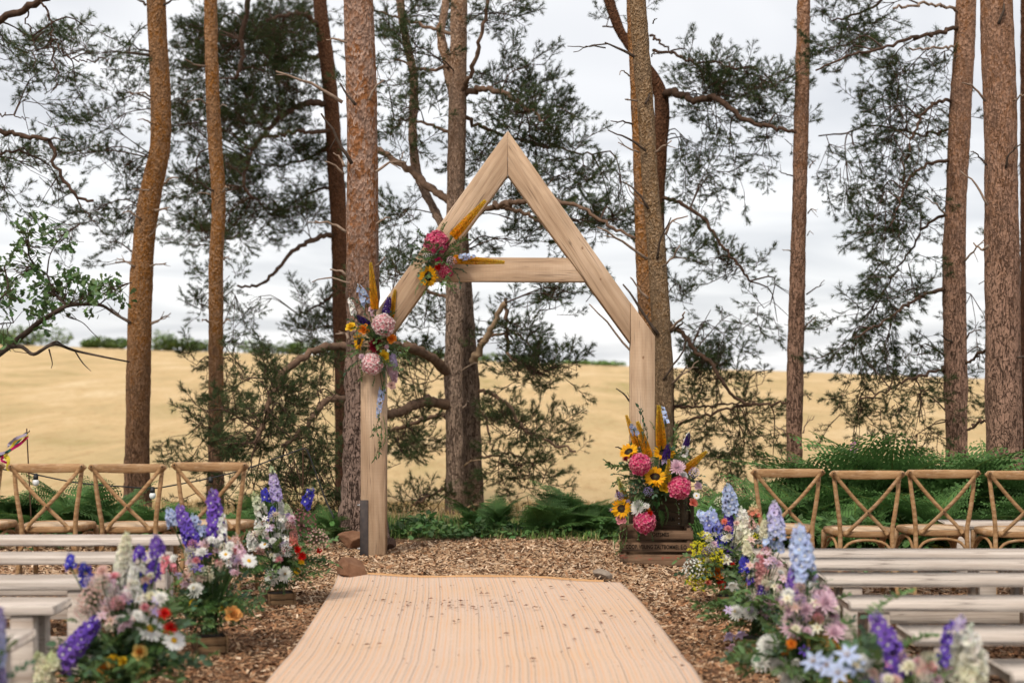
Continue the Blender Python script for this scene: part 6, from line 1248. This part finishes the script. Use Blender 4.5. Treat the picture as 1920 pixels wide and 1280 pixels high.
arrangement('wooden box with a pale lavender spike, white stocks and two mauve allium heads', 8.8, (525, 1133),
    heads=[('all', 'mauve', 566, 982, 22), ('all', 'blush', 595, 1011, 17), ('carn', 'red', 534, 1030, 7, -0.1), ('carn', 'red', 557, 1030, 8, -0.1), ('carn', 'red', 566, 1042, 8, -0.1), ('carn', 'red', 598, 1032, 6), ('rose', 'white', 521, 1043, 9, -0.1), ('dah', 'white+yellow', 510, 1082, 13, -0.14), ('dah', 'white+yellow', 534, 1076, 13, -0.14), ('carn', 'yellow', 565, 1053, 6, -0.1), ('carn', 'yellow', 556, 1070, 7, -0.1), ('daisy', 'd', 497, 1020, 10), ('bell', 'lilac', 542, 961, 8), ('lily', 'white', 528, 991, 7), ('lily', 'white', 537, 1010, 7), ('lily', 'white', 497, 972, 6), ('lily', 'white', 501, 986, 5), ('carn', 'white', 511, 1013, 7)],
    spikes=[('del', 'lav+lilac', 519, 938, 511, 886, 19), ('lark', 'blue', 500, 940, 495, 918, 16), ('stock', 'white', 530, 995, 524, 938, 18), ('snap', 'white+green', 492, 965, 476, 925, 18), ('lark', 'blue', 508, 975, 512, 950, 12), ('stock', 'white', 478, 1028, 468, 1000, 18), ('stock', 'white', 504, 1020, 500, 990, 16), ('stock', 'white+green', 545, 985, 537, 945, 14), ('snap', 'coral+blush', 550, 1022, 551, 985, 13), ('lark', 'blue', 572, 948, 584, 918, 18), ('lark', 'green', 512, 886, 508, 874, 8), ('stock', 'white', 538, 1030, 534, 1000, 14), ('snap', 'white', 487, 1000, 482, 972, 14)],
    fillers=36, fc=(515, 1000), fr2=(40, 50), box_px=(0.17, 0.075), rz=0.3, sprigs=56, spread=(0.24, 0.2, 0.30), fern=5, gl=(0.13, 0.26), greens=[(6, 560, 1085, 590, 1100), (2, 530, 1090, 535, 1112), (2, 505, 1095, 500, 1112)])
arrangement('near box of white daisies, peach roses and a leaning purple delphinium', 5.95, (235, 1346),
    heads=[('daisy', 'd', 281, 1178, 24), ('daisy', 'd', 326, 1200, 19), ('carn', 'red', 308, 1149, 11), ('carn', 'red', 319, 1177, 12), ('carn', 'red', 254, 1155, 7), ('rose', 'ltyel+orange', 196, 1254, 17), ('rose', 'yellow', 211, 1238, 11), ('rose', 'yellow', 231, 1240, 9), ('rose', 'ltyel+orange', 261, 1222, 13), ('rose', 'ltyel+orange', 262, 1245, 17), ('fluff', 'blush', 173, 1125, 22), ('fluff', 'blush', 188, 1092, 16), ('fluff', 'blush', 160, 1145, 16), ('bell', 'white', 232, 1151, 15), ('bell', 'white', 244, 1140, 12), ('lily', 'white', 260, 1123, 10), ('bell', 'white', 285, 1133, 13), ('lily', 'lav', 295, 1125, 10), ('lily', 'lav', 292, 1147, 9), ('lily', 'blue', 242, 1128, 8), ('bell', 'white', 269, 1057, 13), ('carn', 'white', 270, 1190, 8, 0.1)],
    spikes=[('stock', 'white+cream', 226, 1100, 238, 1002, 28), ('stock', 'white', 215, 1130, 222, 1065, 26), ('stock', 'white', 252, 1115, 250, 1060, 20), ('lark', 'blue', 134, 1065, 130, 1040, 17), ('lark', 'blue', 162, 1088, 158, 1058, 22), ('lark', 'blue', 258, 1105, 252, 1070, 30), ('del', 'purple', 287, 1085, 290, 1050, 24), ('del', 'purple+violet', 296, 1040, 292, 1008, 26), ('lark', 'purple', 263, 1048, 260, 1025, 20), ('del', 'violet+purple', 118, 1240, 182, 1160, 36, -0.15), ('lark', 'violet', 122, 1262, 118, 1230, 18, -0.15), ('stock', 'cream', 84, 1290, 80, 1232, 28, -0.2), ('stock', 'cream+green', 100, 1255, 96, 1225, 26, -0.2), ('stock', 'cream+green', 72, 1240, 70, 1222, 14, -0.2)],
    fillers=34, fc=(230, 1120), fr2=(75, 60), box_px=(0.2, 0.09), rz=0.2, sprigs=60, spread=(0.20, 0.16, 0.30), fern=12, gl=(0.15, 0.30), greens=[('f', 280, 1250, 342, 1222), ('f', 150, 1170, 125, 1150), (9, 300, 1255, 340, 1232)])
arrangement('sliver of pale blue delphiniums entering the picture beside the bench end', 4.9, (-22, 1470),
    spikes=[('del', 'ltblue+lav', -4, 1240, -2, 1140, 26), ('del', 'ltblue', -12, 1290, 0, 1215, 26), ('del', 'lav', 0, 1290, 2, 1250, 20), ('lark', 'violet', -30, 1220, -40, 1150, 24)], box_px=(0.2, 0.09), sprigs=16, spread=(0.12, 0.12, 0.24), fern=3, gcentre=P(-40, 1340, 4.9))
arrangement('wooden box of yellow fennel, blue delphiniums and cream stocks nearest the crates', 8.95, (1368, 1140),
    heads=[('umb', 'y', 1309, 1028, 18), ('umb', 'y', 1338, 1037, 19), ('umb', 'y', 1325, 1060, 20), ('umb', 'y', 1304, 1094, 18), ('umb', 'y', 1322, 1004, 11), ('umb', 'y', 1318, 1078, 16), ('umb', 'y', 1345, 1052, 14), ('fluff', 'white', 1300, 1066, 16), ('carn', 'white', 1342, 1034, 7, -0.1), ('rose', 'orange', 1346, 1073, 11, -0.1), ('carn', 'red', 1352, 1096, 9, -0.1), ('carn', 'coral', 1328, 1092, 6), ('carn', 'coral', 1358, 977, 6), ('lily', 'dkpur', 1369, 1030, 9), ('fluff', 'purple', 1325, 1033, 7), ('umb', 'y', 1417, 1006, 10), ('carn', 'yellow', 1394, 1034, 5), ('bell', 'white', 1375, 1088, 14, -0.1), ('fluff', 'lav', 1368, 1052, 8), ('carn', 'red', 1373, 1058, 5), ('fluff', 'cream', 1352, 942, 10, 0.1)],
    spikes=[('del', 'ltblue', 1371, 962, 1365, 912, 26), ('del', 'blue+ltblue', 1338, 1003, 1332, 958, 30), ('lark', 'ltblue', 1322, 975, 1312, 958, 16), ('del', 'blue+purple', 1368, 1010, 1366, 958, 20), ('lark', 'blue', 1352, 1022, 1350, 1005, 18), ('stock', 'cream+white', 1396, 1020, 1390, 955, 27), ('stock', 'white', 1380, 1035, 1384, 1000, 18), ('snap', 'coral+green', 1414, 968, 1413, 945, 18), ('snap', 'blush', 1410, 990, 1408, 970, 12), ('stock', 'white', 1420, 1012, 1418, 985, 18), ('lark', 'lav', 1362, 1056, 1358, 1040, 14)],
    fillers=30, fc=(1365, 1030), fr2=(50, 55), box_px=(0.17, 0.075), rz=-0.3, sprigs=56, spread=(0.24, 0.2, 0.32), fern=4, gl=(0.13, 0.26))
arrangement('wooden box with a lilac-topped delphinium, pink stocks and pale drooping bellflowers', 7.45, (1422, 1228),
    heads=[('dah', 'white+ltyel', 1380, 1147, 13, -0.12), ('dah', 'white+ltyel', 1406, 1147, 13, -0.12), ('bell', 'lilac', 1365, 1184, 13, -0.12), ('bell', 'lilac', 1386, 1182, 12, -0.12), ('bell', 'ltpink', 1373, 1205, 13, -0.12), ('carn', 'ltpink', 1442, 1134, 15), ('carn', 'ltpink', 1436, 1145, 12), ('carn', 'ltpink', 1448, 1122, 11), ('lily', 'blue', 1456, 1140, 7), ('bell', 'white', 1373, 1090, 13), ('lily', 'lilac', 1366, 1143, 8), ('carn', 'ltpink', 1408, 1060, 6)],
    spikes=[('del', 'ltblue+lilac', 1456, 1008, 1452, 945, 29), ('lark', 'ltblue', 1440, 1030, 1440, 1000, 18), ('lark', 'ltblue', 1462, 1032, 1458, 1014, 18), ('stock', 'cream', 1436, 1008, 1433, 975, 16), ('del', 'blue', 1398, 1070, 1394, 1045, 20), ('del', 'purple+blue', 1412, 1092, 1408, 1070, 18), ('del', 'purple', 1430, 1120, 1428, 1095, 18), ('stock', 'blush+pink', 1432, 1100, 1424, 1040, 22), ('snap', 'white+green', 1418, 1085, 1412, 1040, 14), ('stock', 'cream', 1402, 1040, 1400, 1015, 14)],
    fillers=34, fc=(1425, 1090), fr2=(45, 60), box_px=(0.19, 0.085), rz=-0.45, sprigs=56, spread=(0.20, 0.18, 0.30), fern=6, gl=(0.14, 0.28), greens=[(9, 1455, 1110, 1475, 1085), (8, 1445, 1055, 1452, 1030), ('f', 1400, 1165, 1440, 1190)])
arrangement('tall pale blue delphinium over pink stocks, a yellow stock and white dahlias', 6.15, (1512, 1352),
    heads=[('carn', 'ltpink', 1548, 1128, 20), ('carn', 'ltpink', 1538, 1112, 15), ('carn', 'ltpink', 1510, 1142, 15), ('carn', 'ltpink', 1484, 1178, 18), ('carn', 'ltpink', 1480, 1162, 14), ('carn', 'pink', 1494, 1186, 13), ('carn', 'ltpink', 1564, 1184, 18), ('carn', 'ltpink', 1575, 1172, 13), ('carn', 'ltpink', 1562, 1152, 12), ('carn', 'orange', 1560, 1207, 12), ('carn', 'yellow', 1570, 1220, 12), ('dah', 'white', 1439, 1209, 20), ('dah', 'white', 1427, 1240, 17), ('dah', 'white', 1462, 1248, 17), ('dah', 'white', 1484, 1270, 20), ('carn', 'orange', 1470, 1218, 9), ('bell', 'white', 1492, 1233, 12), ('lily', 'purple', 1508, 1220, 10), ('carn', 'orange', 1484, 1206, 9)],
    spikes=[('del', 'ltblue', 1508, 1085, 1499, 992, 42), ('lark', 'lilac', 1522, 1085, 1520, 1065, 20), ('del', 'purple+violet', 1494, 1145, 1487, 1070, 32), ('del', 'blue', 1503, 1165, 1499, 1130, 20), ('stock', 'ltyel', 1530, 1215, 1532, 1160, 32), ('stock', 'ltpink', 1546, 1145, 1542, 1100, 36), ('lark', 'white', 1478, 1135, 1480, 1105, 16)],
    fillers=28, fc=(1515, 1150), fr2=(55, 60), box_px=(0.2, 0.09), rz=-0.3, sprigs=56, spread=(0.20, 0.18, 0.32), fern=6, gl=(0.15, 0.30), greens=[(9, 1470, 1190, 1440, 1172), (8, 1515, 1110, 1522, 1070), (6, 1530, 1100, 1560, 1085)])
arrangement('nearest box with pale blue lilies, a violet delphinium and a big cream plume', 5.1, (1690, 1440),
    heads=[('lily', 'ltblue', 1527, 1242, 22), ('lily', 'ltblue', 1552, 1248, 20), ('lily', 'ltblue', 1590, 1230, 22), ('lily', 'ltblue', 1603, 1250, 20), ('lily', 'ltblue', 1572, 1262, 20), ('carn', 'white', 1620, 1240, 16), ('carn', 'pink', 1744, 1250, 14), ('carn', 'blush', 1730, 1262, 14), ('carn', 'pink', 1752, 1275, 14), ('lily', 'purple', 1627, 1276, 14), ('carn', 'cream', 1665, 1272, 10), ('carn', 'cream', 1690, 1278, 12), ('carn', 'yellow', 1580, 1272, 9)],
    spikes=[('del', 'purple+violet', 1684, 1262, 1642, 1156, 44), ('lark', 'purple', 1765, 1248, 1782, 1165, 20), ('lark', 'lilac', 1795, 1180, 1805, 1155, 18), ('stock', 'cream+white', 1806, 1290, 1818, 1185, 62), ('snap', 'blush+green', 1722, 1262, 1716, 1235, 22)],
    fillers=26, fc=(1680, 1255), fr2=(110, 25), box_px=(0.22, 0.09), rz=-0.2, sprigs=54, spread=(0.28, 0.18, 0.28), fern=6, gl=(0.16, 0.30), gcentre=P(1670, 1330, 5.1))

# ------------------------------------------------------------------ stakes, cable with bulbs, ribbons
def stake(px, ytop, d, label, tilt=0.0):
    a = P(px, ytop, d); g = float(GH(a[0], d)[0]); t = thing('stake', label, 'stake', (a[0], d, g))
    q = MB(); c = crom([(a[0] + tilt, d, g - 0.2), (a[0] + tilt * 0.4, d, (a[2] + g) / 2), tuple(a)], 8); tube(q, c, 0.006, 6); q.build('rod', M['rust_rod'], t, smooth=True)
    q = MB(); tube(q, [a + (0, 0, -0.035), a + (0.02, -0.004, -0.03), a + (0.025, -0.004, -0.015)], 0.004, 5); q.build('hook', M['rust_rod'], t)
stake(50, 803, 11.6, 'thin rusty stake behind the chair with the ribbons', 0.06)
stake(568, 832, 12.3, 'thin dark rod holding the cable beside the thick pine', 0.0)
sl_ = thing('string_lights', 'black festoon cable with white bulbs strung behind the chairs', 'string lights', tuple(P(285, 915, 11.9)))
q = MB(); c = crom([P(-60, 872, 11.6), P(43, 884, 11.6), P(66, 889, 11.65), (P(148, 905, 11.7)), P(234, 912, 11.8), P(285, 915, 11.9), P(332, 908, 12.0), P(398, 895, 12.1), P(469, 876, 12.2), P(567, 841, 12.28), P(575, 842, 12.28), P(590, 880, 12.25), P(608, 930, 12.2), P(628, 975, 12.1)], 70); tube(q, c, 0.0065, 6); q.build('cable', M['black'], sl_, smooth=True)
for px, py, d in ((67, 890, 11.65), (286, 915, 11.9), (395, 896, 12.1)):
    p = P(px, py, d); q = MB()
    tube(q, [p + (0, 0, 0.012), p + (0, 0, -0.004), p + (0, 0, -0.006), p + (0, 0, -0.04)], [0.016, 0.016, 0.021, 0.020], 10); sk = q.build('bulb_socket', M['black'], sl_, smooth=True)
    if px == 395: continue
    q = MB(); cc = p + (0, 0, -0.062); pts = [cc + (0, 0, 0.03 * math.cos(a)) for a in np.linspace(0.35, 3.14, 9)]; tube(q, pts, [max(0.0005, 0.027 * math.sin(a)) for a in np.linspace(0.5, 3.1, 9)], 12); o = q.build('bulb', M['bulb'], None, smooth=True); o.parent = sk; o.location = -sl_.location
rb = thing('ribbons', 'bunch of yellow, pink, green and grey ribbons blowing from the stake', 'ribbons', tuple(P(50, 815, 11.55)))
for col, pts, wd in (((0.75, 0.58, 0.05), [(52, 816), (40, 820), (28, 828), (18, 845), (8, 852), (16, 866), (13, 880)], 5), ((0.60, 0.015, 0.16), [(52, 818), (38, 832), (22, 842), (8, 855), (2, 862), (14, 868)], 5), ((0.03, 0.11, 0.09), [(51, 811), (42, 818), (28, 835), (15, 846), (0, 853), (-15, 858)], 5), ((0.33, 0.27, 0.36), [(50, 814), (30, 822), (18, 832), (8, 848), (-8, 852), (-20, 865)], 6), ((0.72, 0.56, 0.05), [(10, 852), (16, 860), (14, 872), (17, 882)], 6), ((0.35, 0.012, 0.02), [(52, 815), (44, 826), (30, 836), (12, 848), (-6, 860)], 4)):
    c = crom([P(x, y, 11.5 + 0.05 * math.sin(x * 0.3 + col[0] * 9)) for x, y in pts], 28); dr = np.gradient(c, axis=0); V = []
    for k, (p, dd) in enumerate(zip(c, dr)):
        a = k * 0.35 + col[1] * 20; s = norm(np.cross(norm(dd), (math.sin(a) * 0.8, -1, math.cos(a) * 0.5))) * wd * 11.5 / F / 2; V += [p + s, p - s]
    q = MB(); q.add(V, [(2 * k, 2 * k + 1, 2 * k + 3, 2 * k + 2) for k in range(27)], col); q.build('ribbon', M['cloth'], rb, smooth=True)
